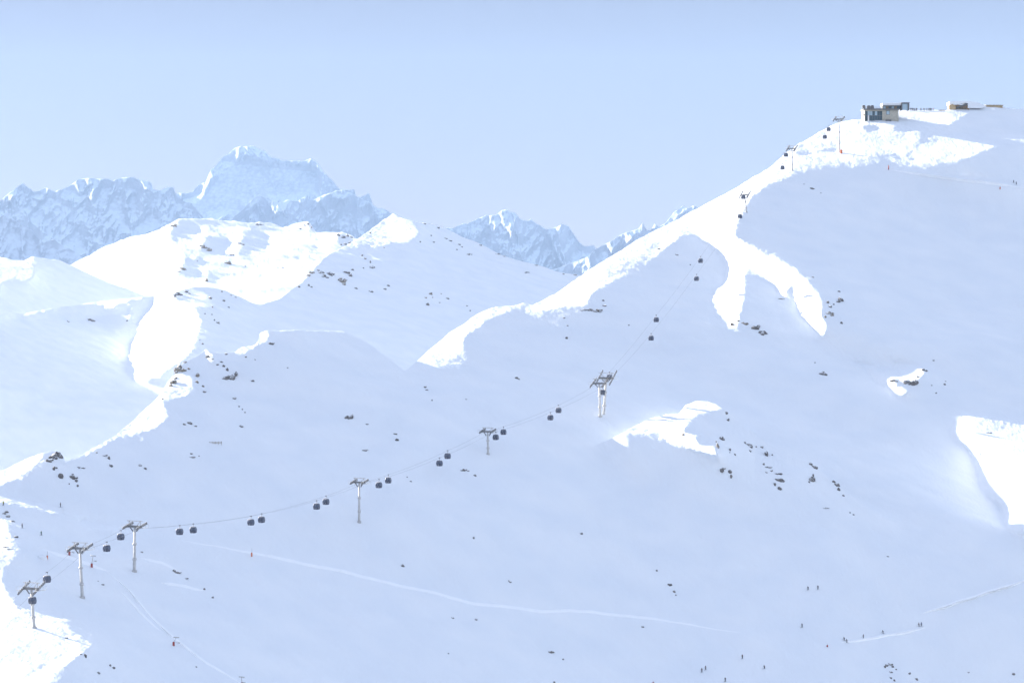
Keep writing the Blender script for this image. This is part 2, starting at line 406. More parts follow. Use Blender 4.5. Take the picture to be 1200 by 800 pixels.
# ----------------------------------------------------------------- the knoll standing in front of the bowl
KN_TOP = [(690, 524), (715, 514), (732, 506), (745, 499), (760, 492), (780, 487), (795, 485), (799, 481), (803, 476), (815, 471.5), (830, 472), (842, 476), (850, 481.5), (870, 498), (900, 520),
    (930, 534), (948, 541), (965, 553), (985, 570), (1010, 590), (1040, 608), (1070, 619)]
KN_LOW = [(690, 524), (730, 572), (790, 618), (860, 648), (940, 656), (1020, 642), (1070, 619)]
KN_LIT = [[(732, 507), (738, 500), (760, 485), (795, 480), (800, 470), (815, 465), (832, 467), (852, 482), (835, 482), (817, 486), (805, 496), (800, 505), (815, 512), (817, 519),
    (826, 523), (837, 514), (841, 534), (822, 529), (787, 519), (767, 511), (747, 508)]]
def kn_base(U, V):
    r = bil(FRONT.rho, FRONT.box[0], FRONT.box[2], FRONT.h, U, V)
    d = seg_dist(KN_LOW, U, V); low = np.interp(U, [p[0] for p in KN_LOW], [p[1] for p in KN_LOW])
    t = np.clip(d/150, 0, 1); t = t*t*(3-2*t)
    return r-np.where(V < low, np.interp(U, [740, 830, 885], [.036, .036, .022])*t, -.0012*np.clip(d, 0, 6))
def kn_keep(U, V):
    d = seg_dist(KN_LOW, U, V); low = np.interp(U, [p[0] for p in KN_LOW], [p[1] for p in KN_LOW])
    return 1+400*np.where(V > low, 1, np.exp(-(d/9)**2))
KNOLL = Hill('knoll', (688, 1072, 456, 668), smooth_crest(KN_TOP, r=1), kn_base, KN_LIT, (), (), h=1.5, mu=20, keep=kn_keep, open_sky=14, others=(FRONT,))

def settle(H):
    u0, u1, v0, v1 = H.box
    U, V = np.meshgrid(np.arange(H.rho.shape[1])*H.h+u0, np.arange(H.rho.shape[0])*H.h+v0)
    d = seg_dist(KN_LOW, U, V); low = np.interp(U, [p[0] for p in KN_LOW], [p[1] for p in KN_LOW])
    t = np.clip(d/40, 0, 1)*(V < low); t = t*t*(3-2*t)
    e = np.clip((U-695)/45, 0, 1); b = kn_base(U, V)
    H.rho = b+(H.rho-b)*t*e*e*(3-2*e)
settle(KNOLL)

# ----------------------------------------------------------------- the hills behind, left
M2_CREST = smooth_crest([(-200, 372), (0, 367), (30, 366), (60, 361), (118, 352), (150, 349), (175, 346), (200, 345), (212, 339), (230, 336), (250, 336.5), (265, 340), (280, 347), (296, 355), (306, 357),
    (327, 350), (350, 334), (362, 322), (380, 302), (397, 292), (410, 286), (425, 276), (437, 266), (450, 257), (461, 251), (475, 257), (487, 261), (500, 262), (515, 266), (530, 272),
    (549, 281), (563, 286), (585, 297), (605, 305), (628, 310), (655, 318), (680, 322), (760, 335)], r=1)
M2_LIT = [[(179, 346), (180, 356), (170, 365), (162, 381), (165, 387), (151, 400), (151, 415), (142, 430), (150, 439), (165, 445), (187, 442), (200, 432), (217, 420), (230, 400), (235, 377),
     (232, 367), (225, 357), (207, 352), (200, 342)],
    [(18, 366), (35, 363), (62, 356), (62, 361), (50, 365), (32, 371), (24, 369)], [(90, 354), (118, 350), (150, 346), (176, 343), (165, 349), (140, 353), (131, 361), (120, 357), (92, 357)],
    [(152, 358), (155, 358), (150, 372), (148, 368)],
    [(405, 287), (437, 262), (461, 245), (475, 255), (487, 268), (491, 275), (475, 284), (460, 284), (442, 290), (425, 287), (412, 291)],
    [(478, 258), (486, 262), (492, 274), (484, 276)], [(-200, 366), (0, 364), (10, 367), (0, 369), (-200, 378)], [(600, 345), (588, 325), (580, 322), (586, 330)]]
M2 = Hill('m2', (-160, 760, 230, 600), M2_CREST, tps([(0, 365, 2700), (0, 470, 2420), (90, 400, 2620), (170, 347, 2560), (180, 430, 2250), (100,460,2420), (250, 337, 2420), (300, 356, 2480), (412, 290, 2850), (462, 253, 3050),
    (550, 281, 3080), (680, 322, 3000), (400, 400, 2350), (550, 350, 2700), (600, 420, 2400), (300, 450, 2080), (0, 600, 2000), (600, 600, 1700), (-160, 450, 2500)]), M2_LIT, (), (), h=3, open_sky=10, steep={0: 1.2}, soft=[([(-160, 375), (60, 365), (165, 370), (150, 400), (150, 440), (200, 440), (150, 500), (-160, 500)], -.18), ([(105, 395), (150, 395), (151, 412), (141, 430), (165, 449), (140, 465), (95, 445)], -.35)])

relief(M2, 30, 6, 9)
M3_CREST = smooth_crest([(-200, 290), (-60, 296), (0, 301), (15, 306), (27, 306), (39, 300), (50, 302), (70, 305), (87, 312), (107, 322), (140, 335), (166, 346), (200, 360), (300, 400)], r=1)
M3_LIT = [[(-200, 270), (-100, 285), (0, 295), (15, 300), (39, 296), (41, 312), (41, 323), (30, 331), (15, 328), (3, 328), (0, 336), (-200, 350)]]
M3 = Hill('m3', (-160, 300, 270, 470), M3_CREST, tps([(0, 301, 3150), (40, 300, 3150), (100, 320, 3050), (166, 346, 2950), (60, 365, 2850), (0, 365, 2820), (0, 450, 2300), (250, 450, 2300), (-160, 350, 2700), (300, 400, 2600)]),
    M3_LIT, (), (), h=2)

M1_CREST = smooth_crest([(-60, 345), (40, 325), (80, 312), (95, 304), (108, 297), (125, 288), (140, 282), (155, 278), (172, 275.5), (185, 270), (197, 263), (210, 256.5), (220, 257), (236, 257.5), (247, 256), (256, 259),
    (275, 259), (290, 261.5), (303, 261), (318, 262), (325, 264), (332, 266.5), (345, 262), (361, 259), (366, 265), (371, 271.5), (395, 272), (402, 272), (413, 277), (425, 285), (470, 310)], r=1)
M1_SH = [[(203, 266), (213, 259), (234, 266), (229, 273), (213, 274), (203, 282), (200, 273)], [(233, 292), (243, 278), (262, 273), (268, 280), (262, 296), (250, 297), (240, 291)],
    [(210, 320), (219, 297), (228, 309), (236, 322), (222, 322)], [(240, 331), (246, 319), (257, 328), (250, 332)], [(281, 290), (285, 273), (300, 267), (316, 275), (312, 290), (300, 292), (290, 298), (275, 303), (283, 293)],
    [(263, 308), (272, 303), (268, 312)], [(396, 277), (404, 273), (414, 282), (407, 290), (398, 286)], [(228, 303), (232, 298), (240, 307), (232, 308)], [(345, 303), (351, 298), (350, 307)], [(365, 262), (372, 272), (362, 270)]]
M1 = Hill('m1', (-60, 470, 240, 400), M1_CREST, tps([(80, 312, 3600), (210, 257, 4000), (330, 265, 4100), (410, 280, 4000), (200, 345, 3300), (300, 357, 3250), (0, 345, 3300), (470, 330, 3700), (200, 400, 3000), (400, 400, 3000)]),
    (), M1_SH, (), default=1, h=2, t_l=.5, rough=.45)

US = lambda a, b, st: np.arange(a, b+st, st)
px = 1200/1024
snow_front = hill_mesh(FRONT, 'snow_slope', np.concatenate([US(-150, 1350, 1.15), np.arange(1355, 1700, 6.)]), 900, 520, SNOW)
snow_knoll = hill_mesh(KNOLL, 'snow_knoll', US(690, 1070, 1.0), [(p[0], p[1]+5) for p in KN_LOW], 130, SNOW, back=70, drop=.62)
snow_m2 = hill_mesh(M2, 'snow_hill', US(-150, 750, 1.3), [(-150, 620), (300, 540), (500, 480), (750, 420)], 240, SNOW, back=400, k=1.6)
snow_m3 = hill_mesh(M3, 'snow_hill', US(-150, 295, 1.3), 460, 120, SNOW, back=400, k=1.6)
snow_m1 = hill_mesh(M1, 'snow_hill', US(-55, 465, 1.2), 395, 120, SNOW, back=500, k=2.0)
# ================================================================= objects
def tag(o, label, cat, group=None):
    o['label'] = label; o['category'] = cat
    if group: o['group'] = group
    return o

def empty(name, loc, rz=0.0):
    o = bpy.data.objects.new(name, None); C.objects.link(o); o.location = loc; o.rotation_euler = (0, 0, rz)
    o.empty_display_size = .5
    return o

def obj(name, bm, m, parent=None, smooth=False):
    me = bpy.data.meshes.new(name)
    bmesh.ops.recalc_face_normals(bm, faces=bm.faces)
    bm.to_mesh(me); bm.free()
    for k in (m if isinstance(m, (list, tuple)) else [m]): me.materials.append(k)
    if smooth: me.shade_smooth()
    o = bpy.data.objects.new(name, me); C.objects.link(o)
    if parent: o.parent = parent
    return o

def copy_tree(o, parent=None):
    c = o.copy(); C.objects.link(c)
    if parent: c.parent = parent
    for ch in list(o.children): copy_tree(ch, c)
    return c

def box(bm, x0, x1, y0, y1, z0, z1, M=None, mi=0):
    vs = [bm.verts.new((x, y, z)) for x in (x0, x1) for y in (y0, y1) for z in (z0, z1)]
    if M is not None:
        for v in vs: v.co = M @ v.co
    for a, b, c, d in ((0, 1, 3, 2), (4, 6, 7, 5), (0, 4, 5, 1), (2, 3, 7, 6), (0, 2, 6, 4), (1, 5, 7, 3)):
        bm.faces.new((vs[a], vs[b], vs[c], vs[d])).material_index = mi
    return bm

def tube(bm, pts, r, n=8, mi=0):
    pts = [Vector(p) for p in pts]; rs = r if isinstance(r, (list, tuple)) else [r]*len(pts)
    rings = []
    for i, p in enumerate(pts):
        d = (pts[min(i+1, len(pts)-1)]-pts[max(i-1, 0)]).normalized()
        a = d.cross(Vector((0, 0, 1)) if abs(d.z) < .9 else Vector((1, 0, 0))).normalized(); b = d.cross(a)
        rings.append([bm.verts.new(p+(a*math.cos(2*math.pi*k/n)+b*math.sin(2*math.pi*k/n))*rs[i]) for k in range(n)])
    for A, B in zip(rings[:-1], rings[1:]):
        for k in range(n):
            f = bm.faces.new((A[k], A[(k+1) % n], B[(k+1) % n], B[k])); f.material_index = mi; f.smooth = True
    bm.faces.new(rings[0][::-1]).material_index = mi; bm.faces.new(rings[-1]).material_index = mi
    return bm

def beam(bm, p, q, w, h):
    p = Vector(p); q = Vector(q); d = q-p; L = d.length; d.normalize()
    s = d.cross(Vector((0, 0, 1)) if abs(d.z) < .95 else Vector((0, 1, 0))).normalized(); u = s.cross(d)
    M = Matrix((( d.x, s.x, u.x, p.x), (d.y, s.y, u.y, p.y), (d.z, s.z, u.z, p.z), (0, 0, 0, 1)))
    return box(bm, 0, L, -w/2, w/2, -h/2, h/2, M)

def prism(bm, pts, y0, y1, mi=0):
    a = [bm.verts.new((x, y0, z)) for x, z in pts]; b = [bm.verts.new((x, y1, z)) for x, z in pts]
    n = len(pts)
    for f in [a, b[::-1]]: bm.faces.new(f).material_index = mi
    for k in range(n): bm.faces.new((a[k], b[k], b[(k+1) % n], a[(k+1) % n])).material_index = mi
    return bm

HILLS = {'F': (FRONT, 1.0), 'K': (KNOLL, 1.0), '2': (M2, 1.6), '3': (M3, 1.6), '1': (M1, 2.0)}
def ground(u, v, hill='F', rise=0.):
    H, k = HILLS[hill]
    v = max(v, float(H.top(u))+.4)
    P = H.at(u, v)
    e = float(bil(H.rough_map(), H.box[0], H.box[2], H.h, np.array([float(u)]), np.array([float(v)]))[0])
    P.z += float(snow_bumps(np.array([P.x]), np.array([P.y]), np.array([e]), k)[0])+rise
    return P

GALV = noise_mat('galvanised_steel', (.46, .455, .445), (.60, .59, .57), .9, .55)
STEEL = noise_mat('dark_steel', (.15, .15, .155), (.25, .25, .25), 1.5, .5)
CABLE = mat('wire_rope', (.30, .30, .31), .5)
SHELL = noise_mat('cabin_shell', (.05, .058, .09), (.08, .09, .125), .8, .35, 0, .5)
GLASS = mat('cabin_glass', (.07, .085, .13), .08, 0, .9)
PALE = noise_mat('pale_panel', (.40, .40, .43), (.5, .5, .52), 2, .5)
RED = mat('red_paint', (.36, .07, .055), .5); ORANGE = mat('orange_foam', (.62, .20, .10), .7)
WOOD = noise_mat('weathered_wood', (.22, .15, .09), (.36, .26, .16), 1.2, .85)
STONE = noise_mat('tan_stone', (.40, .38, .31), (.54, .51, .43), 1.0, .9)
TAN = noise_mat('sunlit_larch', (.42, .30, .17), (.55, .42, .26), .9, .85)
ROOFM = noise_mat('slate_edge', (.12, .12, .125), (.2, .195, .19), 1.3, .7)
BGLASS = mat('teal_glass', (.08, .13, .155), .15, 0, .6)
LGLASS = mat('pale_sky_glass', (.42, .55, .62), .1, 0, .6)
WHITE = mat('white_paint', (.78, .78, .76), .5)
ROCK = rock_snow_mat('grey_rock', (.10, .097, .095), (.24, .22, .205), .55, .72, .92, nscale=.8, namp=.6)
TROCK = rock_snow_mat('sunlit_tan_rock', (.15, .13, .105), (.36, .31, .25), .55, .72, .92, nscale=.8, namp=.6)  # lighter copy of the rock, mostly for sunlit stones; sunlight put into colour

# ----------------------------------------------------------------- pylons
PYL = [  # base u, v, arm v, arm u, label
    (40, 735, 690, 36.5, 'leftmost lift pylon, its foot in sunlit snow at the lower left edge', .95),
    (96.5, 699, 642, 93.5, 'second lift pylon from the left, standing beside a red snow lance', .95),
    (157.5, 669, 617, 158, 'third lift pylon from the left, slender mast right of a sunlit snow strip', .95),
    (421, 612, 566, 421, 'fourth lift pylon from the left, alone on shaded snow with short crossarm', .8),
    (572, 532, 506, 571.5, 'fifth lift pylon from the left, short one before the twin-legged pylon', .8),
    (874.5, 249, 229, 873, 'small lift pylon on the edge of the lit ridge above the forked sunlit streak', .75),
    (928.5, 200, 174.5, 928, 'lift pylon standing on the lit ridge, second below the summit station', .8),
    (984, 179, 140.5, 983, 'tall thin lift pylon nearest the summit station with orange pad at its foot', .85)]
LINE = [(-.475, -.88)]
def pylon_parts(root, H, sc, lean, slope, twin=False, off=0.):
    """mast along z, rope along local y, crossarm along local x"""
    b = bmesh.new()
    tube(b, [(lean*0, off, -2), (0, off, 0), (lean*.5, off, H*.5), (lean, off, H)], [.56*sc, .56*sc, .46*sc, .38*sc], 12)
    for t in (.28, .62): tube(b, [(lean*t, off, H*t-.35), (lean*t, off, H*t+.35)], .78*sc, 12)
    tube(b, [(0, off, -1.6), (0, off, .5)], 1.0*sc, 10)
    obj('mast', b, GALV, root)
    b = bmesh.new(); a = 3.1*sc
    beam(b, (lean-a, off, H+.25), (lean+a, off, H+.25), .7*sc, .8*sc)
    beam(b, (lean-.7, off, H-1.5), (lean-a*.7, off, H), .3, .3); beam(b, (lean+.7, off, H-1.5), (lean+a*.7, off, H), .3, .3)
    obj('crossarm', b, STEEL, root)
    for s in (-1, 1):
        b = bmesh.new(); L = 3.4*sc; x = lean+s*a
        beam(b, (x, off-L, H+.3-slope*L), (x, off+L, H+.3+slope*L), .3, .45)
        for k in range(8):
            y = -L+.4+(2*L-.8)*k/7
            tube(b, [(x-.12, off+y, H+.75+slope*y), (x+.12, off+y, H+.75+slope*y)], .3*sc, 8)
        obj('sheave_train', b, STEEL, root)
        b = bmesh.new()
        box(b, x+s*.5-.4, x+s*.5+.4, off-L*.9, off+L*.9, H-.25, H-.17)
        for k in (-.9, -.3, .3, .9): tube(b, [(x+s*.88, off+L*k, H-.2), (x+s*.88, off+L*k, H+.9)], .04, 5)
        tube(b, [(x+s*.88, off-L*.9, H+.9), (x+s*.88, off+L*.9, H+.9)], .04, 5)
        obj('walkway', b, GALV, root)
    b = bmesh.new()
    for s in (-1, 1): beam(b, (lean+s*1.0*sc, off, H+.6), (lean+s*2.6*sc, off, H+2.3*sc), .16, .16); beam(b, (lean+s*2.6*sc, off, H+.6), (lean+s*2.6*sc, off, H+2.3*sc), .16, .16)
    beam(b, (lean-3.4*sc, off, H+2.3*sc), (lean+3.4*sc, off, H+2.3*sc), .2, .24)
    obj('lifting_frame', b, GALV, root)
    b = bmesh.new()
    for s in (-.2, .2): tube(b, [(s, off-.75*sc, .6), (lean+s, off-.55*sc, H)], .03, 4)
    for k in range(int(H/.6)):
        z = .6+k*.6; tube(b, [(lean*z/H-.2, off-.7*sc, z), (lean*z/H+.2, off-.7*sc, z)], .02, 4)
    obj('ladder', b, GALV, root)

pyl_depth = []
for (ub, vb, va, ua, label, sc) in PYL:
    P = ground(ub, vb); s = P.y/F
    H = (vb-va)*s
    t = tag(empty('lift_pylon', P, math.radians(-28)), label, 'lift pylon', 'pylons of the gondola lift')
    pylon_parts(t, H, sc, (ua-ub)*s/math.cos(math.radians(28)), {0: .55, 1: .35, 5: .8, 6: .7, 7: .5}.get(len(pyl_depth), .25))
    pyl_depth.append((ua, P.y))
PT = ground(704, 489)
t = tag(empty('lift_pylon', PT, math.radians(-28)), 'twin-legged lift pylon with two crossarms, in the middle of the picture', 'lift pylon', 'pylons of the gondola lift')
s5 = PT.y/F
pylon_parts(t, 38*s5, .95, -.4, .55, off=-.6)
pylon_parts(t, 44*s5, 1.1, 1.2, .8, off=3.0)
pyl_depth.append((704, PT.y)); pyl_depth.sort()

# ----------------------------------------------------------------- cables and cabins
CAB_A = [(38, 703), (125, 642), (210.5, 622.5), (294, 611.5), (371, 593), (444, 568), (515, 542.5), (581, 512), (645, 489), (706, 459.5), (763, 396), (816.2, 326.5), (867, 253.5), (917, 196.5), (966.5, 160.5)]
CAB_B = [(55, 678), (141.5, 628.5), (226.5, 620.5), (306.5, 608.5), (382, 587.5), (455, 562.5), (524.5, 534), (590, 506), (654.5, 480.5), (714.2, 441.5), (769, 374.5), (821, 305.5), (871, 231), (921, 181.5), (971, 151.5)]
du_, dd_ = zip(*([(-200, pyl_depth[0][1]-150)]+pyl_depth+[(1013, ground(1014, 143).y+3)]))
def line_depth(u): return float(np.interp(u, du_, dd_))
HANG = 2.15
def rope_pt(u, v, side):
    D = line_depth(u)+side*1.6; x, z = ray(u, v)
    return Vector((float(x)*D, D, float(z)*D))
def rope(cabs, side, ends):
    pts = [(u, v-HANG*F/line_depth(u)) for u, v in cabs]+list(ends)
    pts.sort()
    return [rope_pt(u, v, side) for u, v in pts]
ROPE_A = rope(CAB_A, -1, [(-60, 785), (44, 690.5), (103, 643), (166, 618.5), (428, 566), (577, 506.5), (717, 441), (877, 230), (932, 175.5), (986, 141.5), (1015, 137)])
ROPE_B = rope(CAB_B, 1, [(-60, 755), (27, 692.5), (84, 646), (149, 619), (414, 568.5), (565, 507.5), (696, 452), (869, 230.5), (924, 175.5), (980, 141.5), (1015, 135)])
def smooth_path(pts, n=6):
    out = []
    for i in range(len(pts)-1):
        p0, p1, p2, p3 = pts[max(i-1, 0)], pts[i], pts[i+1], pts[min(i+2, len(pts)-1)]
        for k in range(n):
            q = p1.lerp(p2, k/n); L = (p2-p1).length
            q.z -= .6*min(1, L/60)*4*(k/n)*(1-k/n); out.append(q)
    return out+[pts[-1]]
for R, label in ((ROPE_A, 'thin steel cable carrying the lower, nearer cabin of each pair'), (ROPE_B, 'thin steel cable carrying the upper, farther cabin of each pair')):
    b = bmesh.new(); tube(b, [p for p in smooth_path(R)], .033, 6)
    tag(obj('haul_cable', b, CABLE), label, 'cable', 'haul cables of the gondola lift')

PROF = [(-1.15, .80), (-1.05, .93), (-.7, 1.02), (-.3, 1.08), (.1, 1.07), (.55, .99), (.9, .90), (1.06, .78), (1.15, .55)]
def sup(a, r, e=.38):
    c, s = math.cos(a), math.sin(a)
    return r*math.copysign(abs(c)**e, c), r*math.copysign(abs(s)**e, s)*.96
def shell(bm, zs, a0, a1, na, grow, close):
    pr = sorted(PROF); rings = []
    for z in zs:
        r = float(np.interp(z, [p[0] for p in pr], [p[1] for p in pr]))+grow
        rings.append([bm.verts.new((*sup(a0+(a1-a0)*k/na, r), z-HANG)) for k in range(na+(0 if close else 1))])
    n = len(rings[0])
    for A, B in zip(rings[:-1], rings[1:]):
        for k in range(n if close else n-1):
            bm.faces.new((A[k], A[(k+1) % n], B[(k+1) % n], B[k])).smooth = True
    if close: bm.faces.new(rings[0][::-1]); bm.faces.new(rings[-1])
    else:     # give a panel its thickness
        f = list(bm.faces); r = bmesh.ops.extrude_face_region(bm, geom=f)
        for v in [x for x in r['geom'] if isinstance(x, bmesh.types.BMVert)]: v.co.x *= .985; v.co.y *= .985
    return bm
def make_cabin():
    t = empty('gondola_cabin', (0, 0, 0))
    obj('body', shell(bmesh.new(), [p[0] for p in PROF], 0, 2*math.pi, 40, 0, True), SHELL, t)
    for k in range(4):
        a = k*math.pi/2
        w = obj('window', shell(bmesh.new(), [-.25, 0, .3, .62, .82], a-.55, a+.55, 8, .022, False), GLASS, t)
        if k == 3:
            b = bmesh.new(); box(b, -.03, .03, -1.075, -1.045, -.2-HANG, .78-HANG); obj('mullion', b, PALE, w)
    b = bmesh.new()
    box(b, -.42, -.36, -1.14, -1.0, -1.0-HANG, -.3-HANG); box(b, .36, .42, -1.14, -1.0, -1.0-HANG, -.3-HANG); box(b, -.42, .42, -1.13, -1.04, -1.0-HANG, -.92-HANG)
    obj('ski_rack', b, PALE, t)
    b = bmesh.new(); shell(b, [1.02, 1.1, 1.19], 0, 2*math.pi, 24, .03, True); obj('roof', b, PALE, t)
    b = bmesh.new(); tube(b, [(0, 0, 1.1-HANG), (0, .02, 1.5-HANG), (.16, .02, 1.75-HANG), (.16, .02, -.25), (0, 0, -.08)], .07, 6); obj('hanger', b, STEEL, t)
    b = bmesh.new(); box(b, -.14, .14, -.36, .36, -.14, .16); obj('grip', b, STEEL, t)
    return t
LA = ['dark gondola cabin hanging in front of the mast of the leftmost pylon', 'lower of two dark gondola cabins just left of the third pylon',
    'left cabin of the first gondola pair right of the third pylon', 'left cabin of the gondola pair above the orange marker pole', 'lower left cabin of the pair just left of the fourth pylon',
    'lower left cabin of the pair just right of the fourth pylon', 'lower left cabin of the pair nearing the fifth pylon from below', 'lower left cabin of the pair close right of the fifth pylon',
    'lower left cabin of the pair just left of the twin-legged pylon', 'gondola cabin seen between the two legs of the twin-legged pylon', 'lower cabin of the first pair climbing above the twin-legged pylon',
    'lower cabin of the pair climbing left of the forked sunlit streak', 'gondola cabin just below the small pylon on the lit ridge edge', 'lower cabin over lit snow left of the second-highest pylon', 'pale lit gondola cabin over snow, left of the highest pylon']
LB = ['dark gondola cabin hanging between the leftmost and second pylon', 'upper of two dark gondola cabins just left of the third pylon',
    'right cabin of the first gondola pair right of the third pylon', 'right cabin of the gondola pair above the orange marker pole', 'upper right cabin of the pair just left of the fourth pylon',
    'upper right cabin of the pair just right of the fourth pylon', 'upper right cabin of the pair nearing the fifth pylon from below', 'upper right cabin of the pair close right of the fifth pylon',
    'upper right cabin of the pair just left of the twin-legged pylon', 'gondola cabin beside the upper crossarm of the twin-legged pylon', 'upper cabin of the first pair climbing above the twin-legged pylon',
    'upper cabin of the pair climbing left of the forked sunlit streak', 'gondola cabin at the head of the small pylon on the lit ridge edge', 'upper cabin against the ridge edge at the second-highest pylon', 'topmost dark gondola cabin against the sky, left of the highest pylon']
proto = make_cabin()
first = True
for cabs, labs, side in ((CAB_A, LA, -1), (CAB_B, LB, 1)):
    for k, (u, v) in enumerate(cabs):
        o = proto if first else copy_tree(proto); first = False
        o.location = rope_pt(u, v-HANG*F/line_depth(u), side)
        o.rotation_euler = (0, 0, math.radians(-28+random.uniform(-9, 9))); o.scale = (1.03, 1.03, 1.0)
        tag(o, labs[k], 'gondola cabin', 'cabins of the gondola lift')

# ----------------------------------------------------------------- summit station
def frame_at(u, v, D):
    x, z = ray(u, v); s = D/F
    O = Vector((float(x)*D, D, float(z)*D))
    return O, s, (lambda uu: (uu-u)*s), (lambda vv: (v-vv)*s)
D_st = ground(1030, 143).y+1.0
O, s, X, Z = frame_at(1030, 143.5, D_st)
st = tag(empty('summit_station', O), 'glazed lift station of tan stone with dark flat roof on the summit', 'lift station')
b = bmesh.new()
box(b, X(1034), X(1053), 0, 14, -3, Z(129)); box(b, X(1013), X(1034), 1.2, 14, -3, Z(129)); box(b, X(1013), X(1014), 0, 1.2, -3, Z(129))
box(b, X(1014), X(1034), 0, 1.2, Z(130.2), Z(129))
obj('wall', b, STONE, st)
for k in range(7):
    u0, u1 = 1014+k*2.857, 1014+(k+1)*2.857
    b = bmesh.new(); box(b, X(u0)+.06, X(u1)-.06, .9, 1.1, Z(135.2), Z(130.3)); obj('window', b, LGLASS if k in (1, 2, 4) else BGLASS, st)
    b = bmesh.new(); box(b, X(u0)+.06, X(u1)-.06, .9, 1.1, -.2, Z(135.6)); obj('door' if k % 2 else 'window', b, BGLASS, st)
b = bmesh.new(); box(b, X(1014), X(1034), .8, 1.18, Z(135.6)+.01, Z(135.2)-.01)
for k in range(8): box(b, X(1014+k*2.857)-.06, X(1014+k*2.857)+.06, .75, 1.19, -.2, Z(130.25))
obj('mullions', b, STEEL, st)
b = bmesh.new(); tube(b, [(X(1017.6), -.6, -1), (X(1017.6), -.6, Z(135.5))], .45, 10); obj('column', b, WHITE, st)
w_ = bmesh.new(); box(w_, X(1038.4), X(1042.9), -.12, .1, Z(134.6), Z(129.6)); wf = obj('window', w_, ROOFM, st)
b = bmesh.new(); box(b, X(1038.9), X(1042.4), -.16, -.122, Z(134.2), Z(130)); obj('pane', b, LGLASS, wf)
b = bmesh.new(); box(b, X(1037.5), X(1044), -1.6, -.01, -.5, Z(140.6)); obj('plant_box', b, ROOFM, st)
b = bmesh.new(); box(b, X(1011.8), X(1053.5), -1.5, 15, Z(129)+.01, Z(127.4)); obj('roof', b, ROOFM, st)
b = bmesh.new(); box(b, X(1010.8), X(1013), -.5, 4, Z(134.9), Z(134.2)); obj('awning', b, ROOFM, st)
b = bmesh.new()
for k in range(13): tube(b, [(X(1011+k*1.9), -1.2, Z(127.4)), (X(1011+k*1.9), -1.2, Z(125.2))], .05, 5)
for vv in (125.2, 126.1, 126.8): tube(b, [(X(1011), -1.2, Z(vv)), (X(1034), -1.2, Z(vv))], .04, 5)
obj('railing', b, STEEL, st)
for (u0, u1, v0) in ((1011, 1014.5, 124.1), (1016.5, 1020.5, 124.4), (1021, 1024.5, 124.2)):
    b = bmesh.new(); box(b, X(u0), X(u1), 1.5, 3.2, Z(127.4)+.01, Z(v0)+.2); box(b, X(u0)+.2, X(u1)-.2, 1.7, 3.0, Z(v0)+.2, Z(v0)+.45); obj('roof_unit', b, ROOFM, st)
b = bmesh.new(); box(b, X(1035.6), X(1056.4), 5, 14, Z(127.4)+.01, Z(123.2)); ub = obj('upper_storey', b, ROOFM, st)
for k in range(6):
    b = bmesh.new(); box(b, X(1036.3+k*3.3), X(1036.3+k*3.3+2.7), 4.9, 4.99, Z(126.8), Z(124.3)); obj('window', b, [LGLASS, WOOD, BGLASS][k % 3], ub)
b = bmesh.new()
top = [(X(1035.2+k*2.7), Z(120.6-.9*math.sin(math.pi*k/8)*.6)) for k in range(9)]
prism(b, [(X(1035.2), Z(123.2)+.01)]+top+[(X(1056.8), Z(123.2)+.01)], 4.2, 14.6); obj('snow_cap', b, SNOW, ub)
b = bmesh.new()
for (a0, a1, c0, c1) in ((1056.9, 1058, 129, 120.4), (1064.6, 1066.3, 129, 120.4), (1058, 1064.6, 121.4, 120.4)): box(b, X(a0), X(a1), 2.5, 9, Z(c0), Z(c1))
gt = obj('glass_porch', b, ROOFM, st)
b = bmesh.new(); box(b, X(1058)+.01, X(1064.6)-.01, 3.0, 3.2, Z(128.8), Z(121.4)-.01); obj('pane', b, LGLASS, gt)
b = bmesh.new(); box(b, X(1056.5), X(1066.8), 2.2, 9.4, Z(120.4)+.01, Z(119.9)); obj('roof', b, ROOFM, gt)

# mountain restaurant and long hut to the right
D_r = ground(1128, 127.6).y-1.5
O, s, X, Z = frame_at(1128, 128.5, D_r)
r = tag(empty('mountain_restaurant', O), 'timber mountain restaurant under a thick snow-laden roof, right on the summit crest', 'restaurant')
b = bmesh.new(); box(b, X(1113), X(1136), 0, 9, -3, Z(123.2)); obj('wall', b, WOOD, r)
b = bmesh.new(); box(b, X(1111.8), X(1119.5), -1.6, 0-.01, -2, Z(124.6)); prism(b, [(X(1111.4), Z(124.6)+.01), (X(1115.5), Z(122.2)), (X(1119.9), Z(124.6)+.01)], -1.8, -.01); obj('porch', b, TAN, r)
b = bmesh.new(); prism(b, [(X(1119.7), Z(126.3)), (X(1131), Z(121.2)), (X(1133.8), Z(121.6)), (X(1133), Z(123.4)), (X(1128), Z(125.2)), (X(1122), Z(127))], -1.2, -.02); obj('gable', b, ROOFM, r)
for k in range(4):
    b = bmesh.new(); box(b, X(1120.5+k*3.2), X(1122.7+k*3.2), -.12, -.02, Z(127.6), Z(126.2+.2*k)); obj('window', b, BGLASS, r)
b = bmesh.new(); prism(b, [(X(1112.5), Z(123.2)+.01), (X(1112.4), Z(119.6)), (X(1120), Z(119.0)), (X(1138), Z(119.1)), (X(1143.5), Z(119.9)), (X(1156), Z(124.5)), (X(1150), Z(127)), (X(1134), Z(127)), (X(1133.9), Z(121.2)), (X(1131), Z(120.9)), (X(1120), Z(123.2)+.01)], -.9, 10); obj('snow_roof', b, SNOW, r)
D_h = ground(1165, 125.4).y-1
O, s, X, Z = frame_at(1165, 126, D_h)
h = tag(empty('hut', O), 'long low hut half buried in snow at the right end of the summit crest', 'hut')
b = bmesh.new(); box(b, X(1155), X(1175), 0, 5, -2, Z(123.6)); obj('wall', b, TAN, h)
